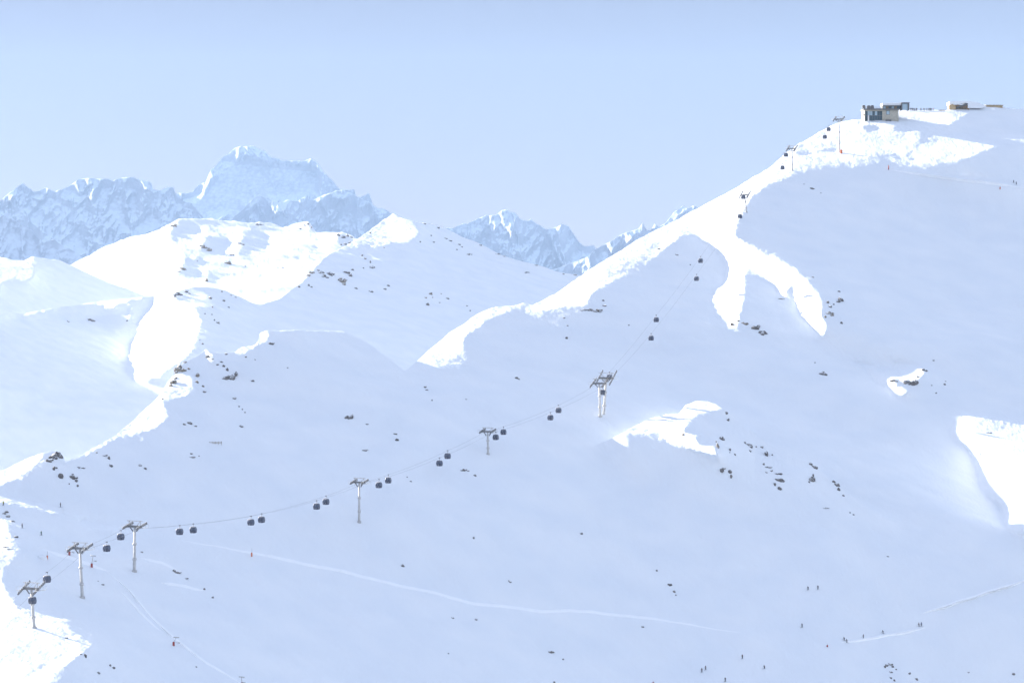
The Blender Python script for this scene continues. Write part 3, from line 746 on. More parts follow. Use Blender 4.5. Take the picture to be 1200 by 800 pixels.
b = bmesh.new(); prism(b, [(X(1154.5), Z(123.6)+.01), (X(1154.8), Z(122.9)), (X(1175.6), Z(123)), (X(1176), Z(123.6)+.01)], -.6, 5.6); obj('roof', b, STONE, h)
b = bmesh.new()
P = ground(1103.5, 131)
for k in range(5): box(b, -1.8+k*.9-.07, -1.8+k*.9+.07, -.07, .07, -.6, .9)
for z in (.25, .65): box(b, -2, 2, -.12, -.071, z, z+.2)
f = obj('wooden_fence', b, WOOD); f.location = P
tag(f, 'low brown wooden fence in the snow between terrace and restaurant', 'fence')

# ----------------------------------------------------------------- people
def skin_mesh(name, J, E, R):
    me = bpy.data.meshes.new(name); me.from_pydata(J, E, []); o = bpy.data.objects.new(name, me); C.objects.link(o)
    o.modifiers.new('skin', 'SKIN'); sv = me.skin_vertices[0].data
    for k, r_ in enumerate(R): sv[k].radius = (r_, r_) if not isinstance(r_, tuple) else r_; sv[k].use_root = (k == 0)
    sb = o.modifiers.new('sub', 'SUBSURF'); sb.levels = 1; sb.render_levels = 1
    dg = bpy.context.evaluated_depsgraph_get(); dg.update()
    m2 = bpy.data.meshes.new_from_object(o.evaluated_get(dg)); bpy.data.objects.remove(o); bpy.data.meshes.remove(me)
    m2.shade_smooth()
    return m2
def pose(bend, arms):
    k = bend
    hip = (0, -.22*k, .92-.22*k); ch = (0, .10*k, 1.32-.30*k); nk = (0, .2*k, 1.47-.34*k); hd = (0, .26*k, 1.63-.36*k); cr = (0, .28*k, 1.74-.36*k)
    J = [hip, ch, nk, hd, cr]; E = [(0, 1), (1, 2), (2, 3), (3, 4)]; R = [(.17, .13), (.2, .14), .07, .10, .07]
    for s_ in (-1, 1):
        n = len(J)
        J += [(s_*.13, .14*k, .5-.05*k), (s_*.13, -.03*k, .12), (s_*.13, .14, .05)]; E += [(0, n), (n, n+1), (n+1, n+2)]; R += [.10, .075, .06]
        n = len(J)
        J += [(s_*.22, ch[1]+.02, ch[2]+.1), (s_*.30, ch[1]+.05+arms*.1, ch[2]-.2), (s_*.26, ch[1]+.1+arms*.26, ch[2]-.36), (s_*.25, ch[1]+.14+arms*.33, ch[2]-.39)]
        E += [(1, n), (n, n+1), (n+1, n+2), (n+2, n+3)]; R += [.075, .06, .045, .04]
    return J, E, R
JACK = {'dark': (.03, .03, .04), 'blue': (.04, .07, .17), 'red': (.35, .03, .03), 'green': (.04, .16, .10), 'yellow': (.55, .5, .06), 'brown': (.10, .06, .05)}
SKINM = mat('skin', (.5, .33, .25)); TROU = mat('trousers', (.025, .025, .032), .8); BOOT = mat('boots', (.05, .05, .055), .5)
JM = {k: mat('jacket_'+k, c, .8) for k, c in JACK.items()}
SKIM = mat('ski', (.12, .12, .14), .4); HELM = mat('helmet', (.06, .06, .07), .35)
body_cache = {}
def person_mesh(kind, col):
    if (kind, col) in body_cache: return body_cache[(kind, col)]
    if kind not in body_cache: body_cache[kind] = skin_mesh('person', *pose(*{'ski': (1.0, 1.0), 'stand': (.08, .3), 'glide': (.5, .8)}[kind]))
    me = body_cache[kind].copy(); me.materials.clear()
    for m in (JM[col], TROU, BOOT, SKINM): me.materials.append(m)
    hmax = max(v.co.z for v in me.vertices); hipz = {'ski': .72, 'stand': .92, 'glide': .82}[kind]
    for p in me.polygons:
        z = p.center.z
        p.material_index = 2 if z < .2 else 1 if z < hipz else 3 if z > hmax-.26 else 0
    body_cache[(kind, col)] = me
    return me
def ico(bm, r, loc, sc=(1, 1, 1), sub=2):
    bmesh.ops.create_icosphere(bm, subdivisions=sub, radius=r, matrix=Matrix.Translation(loc) @ Matrix.Diagonal((*sc, 1)))
    return bm
def shared(name, make, m, cache={}):
    if name not in cache:
        b = bmesh.new(); make(b); me = bpy.data.meshes.new(name); bm_ = b; bmesh.ops.recalc_face_normals(b, faces=b.faces); b.to_mesh(me); b.free(); me.materials.append(m); cache[name] = me
    return cache[name]
def person(u, v, kind, col, rz, label, skis=True, group=None, hill='F', loc=None):
    P = loc if loc is not None else ground(u, v, hill)
    o = bpy.data.objects.new('person', person_mesh(kind, col)); C.objects.link(o)
    o.location = P; o.rotation_euler = (0, 0, rz)
    hd = max(v_.co.z for v_ in o.data.vertices); hy = {'ski': .27, 'stand': .02, 'glide': .14}[kind]
    hm = bpy.data.objects.new('helmet' if skis else 'hat', shared('helmet_'+kind, lambda b: ico(b, .135, (0, hy, hd-.07), (1, 1.1, .85)), HELM)); C.objects.link(hm); hm.parent = o
    if skis:
        for sx in (-.13, .13):
            k = bpy.data.objects.new('ski', shared('ski_%s' % ('l' if sx < 0 else 'r'), lambda b: (box(b, sx-.05, sx+.05, -.7, .9, 0.005, .035), beam(b, (sx, .9, .02), (sx, 1.05, .12), .1, .03)), SKIM)); C.objects.link(k); k.parent = o
        cz = {'ski': .66, 'stand': .9, 'glide': .78}[kind]; cy = {'ski': .57, 'stand': .25, 'glide': .45}[kind]
        for sx in (-.26, .26):
            k = bpy.data.objects.new('ski_pole', shared('pole_%s_%s' % (kind, 'l' if sx < 0 else 'r'), lambda b: tube(b, [(sx, cy, cz+.08), (sx*1.3, cy-.35, .04)], .012, 5), STEEL)); C.objects.link(k); k.parent = o
    tag(o, label, 'person', group)
    return o
SK = 'skiers on the slopes'
for a in [(947, 689, 'ski', 'dark', 2.6, 'left one of two dark skiers side by side low on the right slope'), (958.5, 688.5, 'glide', 'dark', 2.9, 'right one of two dark skiers side by side low on the right slope'),
    (940, 733, 'glide', 'dark', 2.5, 'lone dark skier below the side by side pair, above the rising track'), (989.5, 749.5, 'ski', 'dark', 1.9, 'left skier of the close pair at the lower end of the rising track'),
    (992.5, 752.5, 'glide', 'dark', 1.7, 'right skier of the close pair at the lower end of the rising track'), (1012, 747, 'glide', 'brown', 1.8, 'single skier on the rising track just right of the close pair'),
    (1035, 741.5, 'ski', 'dark', 1.6, 'crouched dark skier midway along the rising track'), (1077, 733, 'glide', 'brown', 1.7, 'brownish skier on the rising track, left of a blue one'),
    (1080, 732.5, 'glide', 'blue', 1.8, 'blue skier last on the rising track at the right'), (870, 770.5, 'glide', 'brown', 2.7, 'tall brown skier near the bottom edge, right of centre'),
    (896, 783, 'ski', 'dark', 2.2, 'crouching skier near the bottom edge with arms out'), (822.5, 787, 'glide', 'brown', 2.7, 'left skier of the bottom pair nearest the picture edge'),
    (827, 784.5, 'glide', 'brown', 2.5, 'right skier of the bottom pair nearest the picture edge'), (850, 799, 'glide', 'dark', 2.6, 'dark skier cut by the bottom edge right of centre'),
    (1188, 214, 'stand', 'dark', 2.0, 'left skier of two on the high track at the right edge'), (1191, 216, 'stand', 'dark', 2.2, 'right skier of two on the high track at the right edge'),
    (4, 593, 'glide', 'yellow', 3.2, 'skier in yellow at the left edge under the sunlit strip'), (48.5, 629.5, 'glide', 'green', 2.8, 'skier in green above the sunlit corner at lower left'),
    (26, 621, 'stand', 'dark', 2.3, 'two-tone dark skier below the leftmost rocks, left of the green one'), (71, 593, 'stand', 'brown', 2.0, 'thin brown skier standing below the sunlit strip at left')]:
    person(*a, group=SK)
for k, u in enumerate((1066.8, 1067.9, 1069.2, 1070, 1071.4, 1072.3, 1073.6, 1074.4, 1078.9, 1079.5, 1082.6, 1083.3, 1085.6, 1086.4, 1088.2, 1088.9, 1090.2, 1091, 1091.8)):
    person(u, 129.9, 'stand', ['dark', 'blue', 'brown', 'dark'][k % 4], random.uniform(0, 6.28), 'tiny dark figure in the row of people on the terrace right of the summit station', False, 'people on the summit terrace')
person(1093.8, 129.9, 'stand', 'red', 1.0, 'figure in red at the right end of the row on the summit terrace', False)

# ----------------------------------------------------------------- snow lances, markers, signal
def lance(u, v, h_px, lean_px, label, red=True, head=1):
    P = ground(u, v); s = P.y/F; H = h_px*s; lx = lean_px*s
    t = tag(empty('snow_lance', P), label, 'snow lance')
    b = bmesh.new(); tube(b, [(0, 0, -.6), (0, 0, 1.2), (lx, 0, H)], [.16, .14, .10], 8); obj('pole', b, GALV, t)
    if red:
        b = bmesh.new(); box(b, -.34, .34, -.34, .34, -.3, 1.3); bmesh.ops.bevel(b, geom=b.edges[:], offset=.08, segments=2, affect='EDGES'); obj('base_pad', b, RED, t)
    b = bmesh.new(); tube(b, [(lx-.9*head, 0, H+.15), (lx+1.0*head, 0, H)], .17, 8); tube(b, [(lx+.5*head, 0, H-1.7), (lx+1.3*head, 0, H-1.8)], .2, 8); beam(b, (lx*.6, 0, H-1.6), (lx+.9*head, 0, H-1.75), .1, .1)
    obj('nozzle_head', b, GALV if red else WHITE, t)
lance(107.5, 664.5, 13, 1.5, 'snow lance with red base pad right of the second pylon')
lance(203.5, 757, 9.5, 3, 'snow lance with red base beside the groomed track at lower left')
lance(81.3, 652, 9, 1.5, 'snow lance with red base pad half hidden left of the second pylon head')
lance(283.5, 806, 11, -.5, 'snow lance whose head just reaches above the bottom edge')
lance(840.3, 508.5, 13.5, .6, 'pale snow lance without red pad on the half-lit knoll', False)
def marker(u, v, h, label, m=ORANGE, pad=.5):
    P = ground(u, v); s = P.y/F; H = h*s
    t = tag(empty('piste_marker', P), label, 'marker pole', 'piste markers')
    b = bmesh.new(); tube(b, [(0, 0, -.5), (.02*H, 0, H)], .05, 6); obj('pole', b, STEEL, t)
    b = bmesh.new(); tube(b, [(0, 0, .1), (0, 0, .25), (0, 0, H*pad-.1), (0, 0, H*pad)], [.25, .3, .3, .25], 10); obj('foam_sleeve', b, m, t)
marker(295, 651, 10, 'orange-sleeved marker pole alone on the shaded slope under a gondola pair')
marker(1041.3, 199.5, 7, 'red and white marker pole on the lit ridge edge above the high track', RED, .75)
marker(1172, 223, 4.5, 'small orange marker on the high track left of the two skiers', ORANGE, .7)
marker(55.3, 656, 10, 'orange-sleeved marker pole beside a small white snow heap, above left cabins')
marker(969.5, 757, 4, 'faint red marker between the skiers low on the right', RED, .6)
marker(765.5, 803, 6, 'red marker cut by the bottom edge right of centre', RED, .7)
b = bmesh.new(); P = ground(985, 179.2); box(b, -.6, .6, -.5, .5, -.5, 1.7); bmesh.ops.bevel(b, geom=b.edges[:], offset=.12, segments=2, affect='EDGES')
o = obj('safety_mat', b, ORANGE); o.location = P+Vector((.3, -1.6, 0)); tag(o, 'orange safety mat at the foot of the highest pylon', 'safety mat')
b = bmesh.new(); P = ground(53, 655.5)
ico(b, 1.6, (0, 0, 0), (1.3, 1, .9), 3)
for v in b.verts: v.co += v.co.normalized()*float(fbm(np.array([v.co.x*1.3]), np.array([v.co.z*1.3+v.co.y]), 2, 4)[0])*.5
o = obj('snow_heap', b, SNOW, smooth=True); o.location = P+Vector((-1.2, 0, .2)); tag(o, 'small pointed heap of snow left of an orange marker', 'snow heap')
b = bmesh.new(); P = ground(252.5, 519)
for k in range(5): box(b, -2.4+k*1.2-.06, -2.4+k*1.2+.06, -.06, .06, -.5, .8+.06*k)
for z in (.2, .6): beam(b, (-2.6, -.1, z-.1), (2.6, -.1, z+.16), .05, .16)
o = obj('snow_fence', b, WOOD); o.location = P; tag(o, 'short dark snow fence on the shaded slope under the rocky shoulder', 'fence')

# ----------------------------------------------------------------- groomed tracks cut across the slope, their extra light put into the colour
def track(line, w, bank=1.6):
    pts = smooth_crest(line, 2.0, 1) if line[-1][0] > line[0][0] else None
    rows = []; n = len(pts)
    for k, (u, v) in enumerate(pts):
        P = ground(u, v); t = min(1, 5*k/n, 5*(n-1-k)/n); ww = w*t*(.8+.3*float(fbm(np.array([u/9.]), np.array([1.7]), 2, 3)[0]))
        ww *= .5; q = [P+Vector((0, 1.5, .15*t)), P+Vector((0, -ww*.5, .05*t)), P+Vector((0, -ww, -.10*ww*t))]
        g = ground(u, v+1.6*t*bank+.3); dz = g.z-P.z
        q.append(Vector((P.x+(g.x-P.x)*.5, (P.y-ww)*.5+g.y*.5, (P.z-.10*ww*t)*.5+g.z*.5+.12*t))); q.append(Vector((g.x, g.y-.15, g.z-.12)))
        rows.append([x[:] for x in q])
    A = np.array(rows).transpose(1, 0, 2)
    return grid_mesh('ski_track', A[::-1], BRIGHT_TRACK)
for line, w in (([(205, 632), (250, 638), (290, 645), (330, 653), (365, 660), (400, 667), (425, 674), (460, 682), (502, 691), (536, 701), (560, 706), (590, 709), (635, 715), (690, 714), (740, 719), (800, 728), (872, 741)], 4.6),
    ([(1080, 718), (1120, 705), (1160, 692), (1205, 679)], 7), ([(1042, 199), (1090, 205), (1150, 212), (1200, 220)], 5), ([(985, 752), (1030, 744), (1085, 734)], 4),
    ([(52, 645), (85, 655), (105, 661), (128, 669)], 6), ([(124, 668), (150, 688), (175, 718), (205, 748), (240, 776), (290, 806)], 4), ([(140, 690), (165, 716), (190, 740)], 3), ([(165, 652), (190, 657), (212, 668)], 4), ([(188, 681), (215, 684), (240, 690)], 4)):
    track(line, w)
# ----------------------------------------------------------------- rocks
def frag(bm, c, w, h, d, seed, sub):
    n0 = len(bm.verts)
    r = bmesh.ops.create_icosphere(bm, subdivisions=sub, radius=1)
    vs = r['verts']; a = np.array([v.co[:] for v in vs])
    q = a*1.5+seed*3.7
    n = ridged(q[:, 0]+q[:, 2]*.7, q[:, 1]-q[:, 2]*.5, 3, seed)*.55+perlin(q[:, 0]*.8, q[:, 2]*.8, seed+5)*.9
    k = .62+.42*n
    # a few flat broken faces
    rs = np.random.default_rng(seed)
    for _ in range(9):
        dv = rs.normal(size=3); dv /= np.linalg.norm(dv); lim = rs.uniform(.42, .7)
        t = (a*k[:, None])@dv; over = t > lim; k = np.where(over, k*lim/np.maximum(t, 1e-6), k)
    tilt = rs.uniform(-.5, .5)
    for v, kk, aa in zip(vs, k, a):
        x, y, z = aa*kk; x, z = x*math.cos(tilt)-z*math.sin(tilt)*.6, z*math.cos(tilt)+x*math.sin(tilt)*.6
        v.co = Vector((c.x+x*w*.62, c.y+y*d*.6+z*h*.35, c.z+z*h*.62))
rock_n = 0
def rock(frs, label, hill='F', tan=False, sc=1.25):
    global rock_n
    cu = sum(f[0] for f in frs)/len(frs); cv = sum(f[1] for f in frs)/len(frs)
    O = ground(cu, cv, hill); s = O.y/F
    root = tag(empty('rock_outcrop', O), label, 'rock', 'rocks showing through the snow') if len(frs) > 1 else None
    M_ = TROCK if tan else ROCK
    for f in frs:
        bm = bmesh.new()
        rock_n += 1
        P = ground(f[0], f[1]+f[3]*.1, hill)-O
        w, h = f[2]*s*sc, f[3]*s*sc
        if f[2] > 5:
            m = max(2, int(f[2]/2.6)); rr = random.Random(rock_n)
            for k in range(m):
                x = (k+.5)/m-.5; hh = h*(1-1.0*abs(x))*rr.uniform(.65, 1.1); px_ = f[0]+x*f[2]*.8; pz = f[1]+rr.uniform(-.2, .2)*f[3]
                frag(bm, ground(px_, pz, hill)-O, w/m*rr.uniform(1.5, 2.2), hh, max(w/m, hh), rock_n*13+k, 3)
        else:
            frag(bm, P, w, h, max(w*.8, h*.8), rock_n*13, 3 if f[2] > 3 else 2)
        if root: obj('stone', bm, M_, root)
        else:
            o = obj('rock', bm, M_); o.location = O
            tag(o, label, 'rock', 'rocks showing through the snow')
R = rock
# on the white hill, upper left
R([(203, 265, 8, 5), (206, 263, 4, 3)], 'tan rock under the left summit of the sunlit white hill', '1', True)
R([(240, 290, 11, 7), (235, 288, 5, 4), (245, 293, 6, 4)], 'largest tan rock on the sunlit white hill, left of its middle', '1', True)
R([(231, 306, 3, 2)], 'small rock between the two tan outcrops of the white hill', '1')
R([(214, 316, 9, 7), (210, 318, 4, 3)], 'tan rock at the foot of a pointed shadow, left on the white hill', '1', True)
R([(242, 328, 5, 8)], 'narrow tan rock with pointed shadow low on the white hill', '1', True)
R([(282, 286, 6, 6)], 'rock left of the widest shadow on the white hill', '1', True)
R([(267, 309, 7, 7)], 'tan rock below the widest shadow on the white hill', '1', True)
R([(272, 299, 5, 3)], 'little rock just under the widest shadow on the white hill', '1')
R([(287, 312, 3, 2)], 'isolated pebble of rock low on the white hill right of the tan ones', '1')
R([(303, 263.5, 12, 2.5)], 'flat dark rock band on the skyline of the white hill', '1')
R([(351, 268, 5, 3), (361, 263, 3, 5), (365, 266, 2, 4), (357, 264, 3, 2)], 'rock cluster on the small right-hand summit of the white hill', '1')
R([(325, 313, 3, 2), (331, 313, 3, 2)], 'two faint stones on bright snow right of centre of the white hill', '1')
R([(396, 276, 4, 4), (401, 279, 6, 4), (407, 277, 4, 5), (412, 279, 4, 4), (404, 285, 4, 4), (409, 284, 4, 3), (399, 287, 3, 3)], 'scattered dark rocks where white hill meets the pointed white-topped hill', '1')
# pointed hill and the rounded hill below it
R([(364, 320, 8, 5), (361, 318, 4, 3)], 'leftmost rock on the lit shaded border of the pointed hill', '2', True)
R([(376, 320, 7, 5), (380, 325, 10, 5), (387, 322, 8, 6), (373, 317, 3, 3)], 'broad tan grey outcrop below the pointed white-topped hill', '2')
R([(406, 320, 7, 4), (410, 323, 5, 6), (413, 317, 4, 3)], 'slanting outcrop right of the broad one on the pointed hill', '2')
R([(401, 330, 10, 7), (403, 334, 5, 4)], 'tan outcrop lowest of the three below the pointed hill', '2', True)
R([(350, 337, 3, 4)], 'small stone at the lower left foot of the pointed hill', '2')
R([(362, 334, 3, 4), (365, 336, 3, 3)], 'pair of pale stones under the broad outcrop', '2')
R([(417, 338, 4, 3)], 'single stone right below the tan outcrop of the pointed hill', '2')
R([(424, 299, 4, 3), (428, 304, 3, 3)], 'upper thin rock under the lit summit of the pointed hill', '2')
R([(436, 315, 6, 6), (434, 308, 2, 4), (426, 315, 2, 2)], 'rock in the middle of the shaded face of the pointed hill', '2')
R([(434, 273, 3, 4)], 'tan stone on the lit left edge of the pointed summit', '2', True)
R([(450, 290, 2, 2)], 'tiny stone at the lower border of the lit pointed summit', '2')
R([(435, 342, 5, 4)], 'lower left rock of two low on the pointed hill', '2')
R([(451, 339, 4, 4), (455, 335, 4, 3)], 'lower right rock of two low on the pointed hill', '2')
R([(492, 283, 3, 3)], 'stone right of the lit summit patch of the pointed hill', '2')
R([(497, 261.5, 5, 2), (513, 267.5, 4, 2)], 'stones on the skyline just right of the pointed summit', '2')
R([(505, 276, 3, 2), (508, 284, 3, 2)], 'two specks of rock below the skyline stones', '2')
R([(522, 279, 5, 2), (527, 281.5, 5, 2), (538, 286, 4, 2), (541, 289, 3, 2)], 'line of thin rocks slanting down right of the pointed summit', '2')
R([(535, 293, 3, 2), (549, 299, 6, 4)], 'rock pair below the slanting line on the pointed hill', '2')
R([(563, 287.5, 5, 2)], 'thin rock on the skyline midway down the right shoulder', '2')
R([(583, 297, 8, 1.6), (590, 299.5, 5, 1.6)], 'long thin rock on the skyline in front of the blue peaks', '2')
R([(628, 310.5, 5, 1.6), (617, 319, 8, 1.6)], 'faint thin rocks near the right end of the shoulder skyline', '2')
R([(660, 320, 3, 2), (674, 321.5, 5, 2)], 'last thin rocks where shoulder meets the big lit ridge', '2')
R([(504, 344, 4, 5), (499, 349, 3, 3), (507, 348, 2, 2), (517, 344, 2, 2)], 'upper tan stones of the scatter left of the lit nose', '2', True)
R([(525, 350, 4, 3)], 'right dark stone of the scatter left of the lit nose', '2')
R([(501, 358, 4, 5), (515, 355, 3, 2)], 'lower stones of the scatter left of the lit nose', '2')
R([(547, 358, 3, 2), (551, 364, 2, 2)], 'two specks just left of the lit nose top', '2')
R([(208, 345.5, 9, 7), (205, 348, 4, 4), (218, 341.5, 4, 4), (222, 343.5, 3, 3)], 'brown outcrop on the left crest of the rounded shaded hill', '2')
R([(246, 350, 4, 4)], 'upper left stone on the rounded shaded hill', '2')
R([(262, 351.5, 4, 3)], 'stone right of centre high on the rounded shaded hill', '2')
R([(260, 341, 2, 3), (271, 345, 3, 2), (276, 347.5, 3, 2)], 'stones along the right crest of the rounded shaded hill', '2')
R([(268, 360, 3, 3), (249, 361, 2, 3), (240, 367, 2, 2)], 'thin scatter of stones in the middle of the rounded hill', '2')
R([(255, 377, 4, 3), (251, 374, 2, 3), (248, 368, 2, 3)], 'low faint stones on the face of the rounded hill', '2')
R([(237, 402, 3, 3), (234, 398, 2, 2)], 'stone in the hollow right of the big lit patch', '2')
R([(105, 374, 5, 4), (109, 375.5, 5, 4)], 'larger dark rock in the shaded bowl at left', '2')
R([(80, 376, 4, 3)], 'smaller dark rock in the shaded bowl at left', '2')
R([(149, 374, 3, 2)], 'stone below the thin lit rim, left of big lit patch', '2')
# the rocky shoulder at left
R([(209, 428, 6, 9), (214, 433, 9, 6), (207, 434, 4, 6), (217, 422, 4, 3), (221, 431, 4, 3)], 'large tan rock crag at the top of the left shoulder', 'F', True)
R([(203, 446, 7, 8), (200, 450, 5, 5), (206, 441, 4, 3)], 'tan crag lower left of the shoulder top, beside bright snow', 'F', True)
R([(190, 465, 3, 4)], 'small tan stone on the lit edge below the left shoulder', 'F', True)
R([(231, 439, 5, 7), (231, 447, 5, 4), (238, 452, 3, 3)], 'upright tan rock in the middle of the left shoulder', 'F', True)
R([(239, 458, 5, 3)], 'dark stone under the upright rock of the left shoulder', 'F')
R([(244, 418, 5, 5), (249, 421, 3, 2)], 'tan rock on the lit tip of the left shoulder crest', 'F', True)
R([(255, 427, 4, 3), (262, 429, 4, 3), (259, 424, 4, 2)], 'string of dark stones under the shoulder crest', 'F')
R([(266, 433, 4, 5), (265, 415, 3, 3)], 'dark stone above the biggest dark crag', 'F')
R([(266, 444, 12, 7), (272, 443, 6, 9), (276, 439, 4, 8)], 'biggest dark crag of the left shoulder, its right end', 'F')
R([(274, 466, 5, 3)], 'dark flat stone under the biggest dark crag', 'F')
R([(280, 475, 2, 3), (284, 478, 2, 3), (287, 482, 2, 2)], 'three tiny stones in a slanting row below the shoulder', 'F')
R([(283, 498, 5, 3)], 'dark stone right of the triple cluster under the shoulder', 'F')
R([(216, 496, 4, 3), (222, 495, 6, 5), (229, 498, 4, 3)], 'triple cluster of brown stones on shaded snow below the shoulder', 'F')
R([(224, 531, 4, 2.5), (225, 535.5, 6, 2.5)], 'two stacked flat dark stones right of the lit strip', 'F')
R([(233, 534, 2, 2)], 'tiny stone right of the two stacked flat stones', 'F')
R([(317, 402.5, 7, 5)], 'dark rock under the lit hook on the shaded dome', 'F')
R([(288, 419, 3, 2), (299, 422, 2, 2)], 'two specks between dark crag and lit hook', 'F')
R([(337, 431, 2.5, 2)], 'lone speck on the wide shaded dome', 'F')
R([(296, 447, 4, 2.5)], 'dark stone right of the biggest crag on smooth snow', 'F')
R([(408, 490, 9, 5), (412, 488, 4, 7)], 'triangular brown rock on the shaded dome', 'F')
R([(430, 496, 4, 2)], 'small stone right of the triangular brown rock', 'F')
R([(463, 508, 5, 4)], 'upper of two stones on the slope right of the dome', 'F')
R([(465, 516, 4, 5)], 'lower of two stones on the slope right of the dome', 'F')
R([(428, 529, 6, 3)], 'stone left below the two stacked slope stones', 'F')
R([(62, 536, 11, 9), (69, 535, 7, 11), (58, 540, 8, 7)], 'big dark crag on the ridge at the left edge', 'F')
R([(63, 549, 4, 6), (66, 548, 3, 3)], 'dark stone just below the big left crag', 'F')
R([(71, 557, 5, 8)], 'hooked dark stone below the big left crag', 'F')
R([(86, 558, 9, 6), (89, 561, 4, 5), (85, 554.5, 4, 2)], 'pale brown rock with snow right below the big left crag', 'F')
R([(92, 546, 4, 2), (97, 546.5, 5, 2)], 'thin dark stones right of the big left crag', 'F')
R([(91, 567, 3, 4), (81, 566, 2, 2)], 'small stones lowest under the big left crag', 'F')
R([(123, 533, 6, 3), (127.5, 536, 3, 5)], 'bent dark stone under the thin lit crest at left', 'F')
R([(130, 544.5, 4, 4)], 'round dark stone below the bent one', 'F')
R([(113, 529.5, 3, 2)], 'speck on the thin lit crest at left', 'F')
R([(164, 543.5, 4, 3), (170, 547, 4, 3)], 'pair of dark stones on shaded snow right of the bent one', 'F')
R([(6, 602, 6, 6), (9, 606, 5, 4)], 'tan dark rock at the far left edge over the lit corner', 'F')
R([(15, 612, 5, 3)], 'stone under the far left rock', 'F')
R([(18.5, 631, 5, 3)], 'dark flat stone on the border of the lit lower left corner', 'F')
R([(7, 641, 6, 2.5), (12, 643, 6, 2.5)], 'brown slivers of rock in bright snow at the left edge', 'F', True)
R([(78, 746, 4, 3)], 'stone on the lit tongue at lower left', 'F')
R([(100, 766, 4, 5), (95, 764, 3, 2)], 'dark stone at the lower edge of the lit tongue', 'F')
R([(129, 779, 3, 2.5), (133, 782, 4, 3)], 'two near stones right of the lit tongue', 'F')
R([(115, 785, 4, 2.5)], 'lowest stone below the lit tongue', 'F')
R([(166, 645.5, 3, 3)], 'stone just right of the third pylon mast', 'F')
R([(120, 685, 4, 2), (115, 681, 2, 1.5)], 'stone between second pylon and groomed track', 'F')
R([(204, 667, 4, 4), (208, 670, 6, 4)], 'brown double rock right of the third pylon foot', 'F')
R([(218, 675.5, 5, 2)], 'flat pale stone right of the brown double rock', 'F')
R([(239.5, 688.5, 3, 4)], 'upper of two dark stones at the end of the white streak', 'F')
R([(249, 698.5, 3.5, 3)], 'lower of two dark stones at the end of the white streak', 'F')
R([(230, 783, 2.5, 2)], 'speck right of the lower red snow lance', 'F')
# the big right mountain
R([(684, 365, 8, 3.5), (692, 365, 8, 4), (700, 365.5, 8, 4), (704, 364, 4, 3)], 'long flat dark outcrop under the lit nose', 'F')
R([(707, 353, 3, 3), (709, 359, 5, 2.5)], 'dark stones just above the long flat outcrop', 'F')
R([(661, 374, 3, 2), (665, 383, 3, 2)], 'two specks below the lit nose, left of the long outcrop', 'F')
R([(664, 396.5, 3, 4)], 'dark upright stone lower under the lit nose', 'F')
R([(772, 292, 4, 2), (793, 298.5, 4, 2.2)], 'two flat stones tucked under the lit ridge', 'F')
R([(809, 310, 2, 2)], 'speck left of the fork where the lit ridge splits', 'F')
R([(737, 380, 2, 2)], 'speck left of the first cabins above the twin-legged pylon', 'F')
R([(858, 380, 5, 5), (865, 375.5, 4, 4), (872, 379, 7, 6)], 'tan stones at the tip of the left branch of the forked streak', 'F', True)
R([(885, 384, 9, 8), (889, 382, 5, 4)], 'dark crag right of the left branch tip', 'F')
R([(893.5, 391, 8, 8)], 'dark blocky rock lowest right of the left branch tip', 'F')
R([(916, 350.5, 6, 3)], 'stone in the notch between the two lit branches', 'F')
R([(952.5, 326, 3, 2.5)], 'speck above the right lit branch', 'F')
R([(983, 343, 3, 3), (984, 354, 8, 6)], 'dark rock right of the right lit branch, upper', 'F')
R([(970, 355, 4, 5), (973, 360, 4, 4), (977, 357, 2, 3)], 'rocks on the upper right border of the right lit branch', 'F')
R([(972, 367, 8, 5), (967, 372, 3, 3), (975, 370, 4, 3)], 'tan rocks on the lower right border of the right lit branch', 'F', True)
R([(986, 379, 3, 4)], 'small stone below the rocks of the right lit branch', 'F')
R([(965, 438, 9, 6)], 'single dark boulder below the right lit branch', 'F')
R([(955, 425, 2, 2)], 'speck above the single dark boulder', 'F')
R([(1047, 447, 7, 6)], 'tan rock in the small isolated lit spot at right', 'F', True)
R([(1063, 448, 7, 7), (1069, 449, 10, 7), (1074, 446, 5, 6)], 'dark crag in the small isolated lit spot at right', 'F')
R([(1083, 434, 6, 5), (1076, 441, 3, 3)], 'dark stones above right of the isolated lit spot', 'F')
R([(1107, 449, 3, 4), (1108, 445, 2, 2), (1092, 451, 2, 2)], 'small stones right of the isolated lit spot', 'F')
R([(1097, 459.5, 2.5, 2.5)], 'speck lower right of the isolated lit spot', 'F')
R([(1094, 421.5, 3, 2)], 'speck above the isolated lit spot', 'F')
R([(951.5, 221, 5, 3), (942, 216, 2, 1.5), (962, 226, 2, 1.5)], 'dark stones under the lit ridge below the second-highest pylon', 'F')
R([(1159, 505.5, 6, 3)], 'snowdrift built as a dark rock inside the big lit patch at right', 'F')  # stands in for a snowdrift, built with the rock mesh
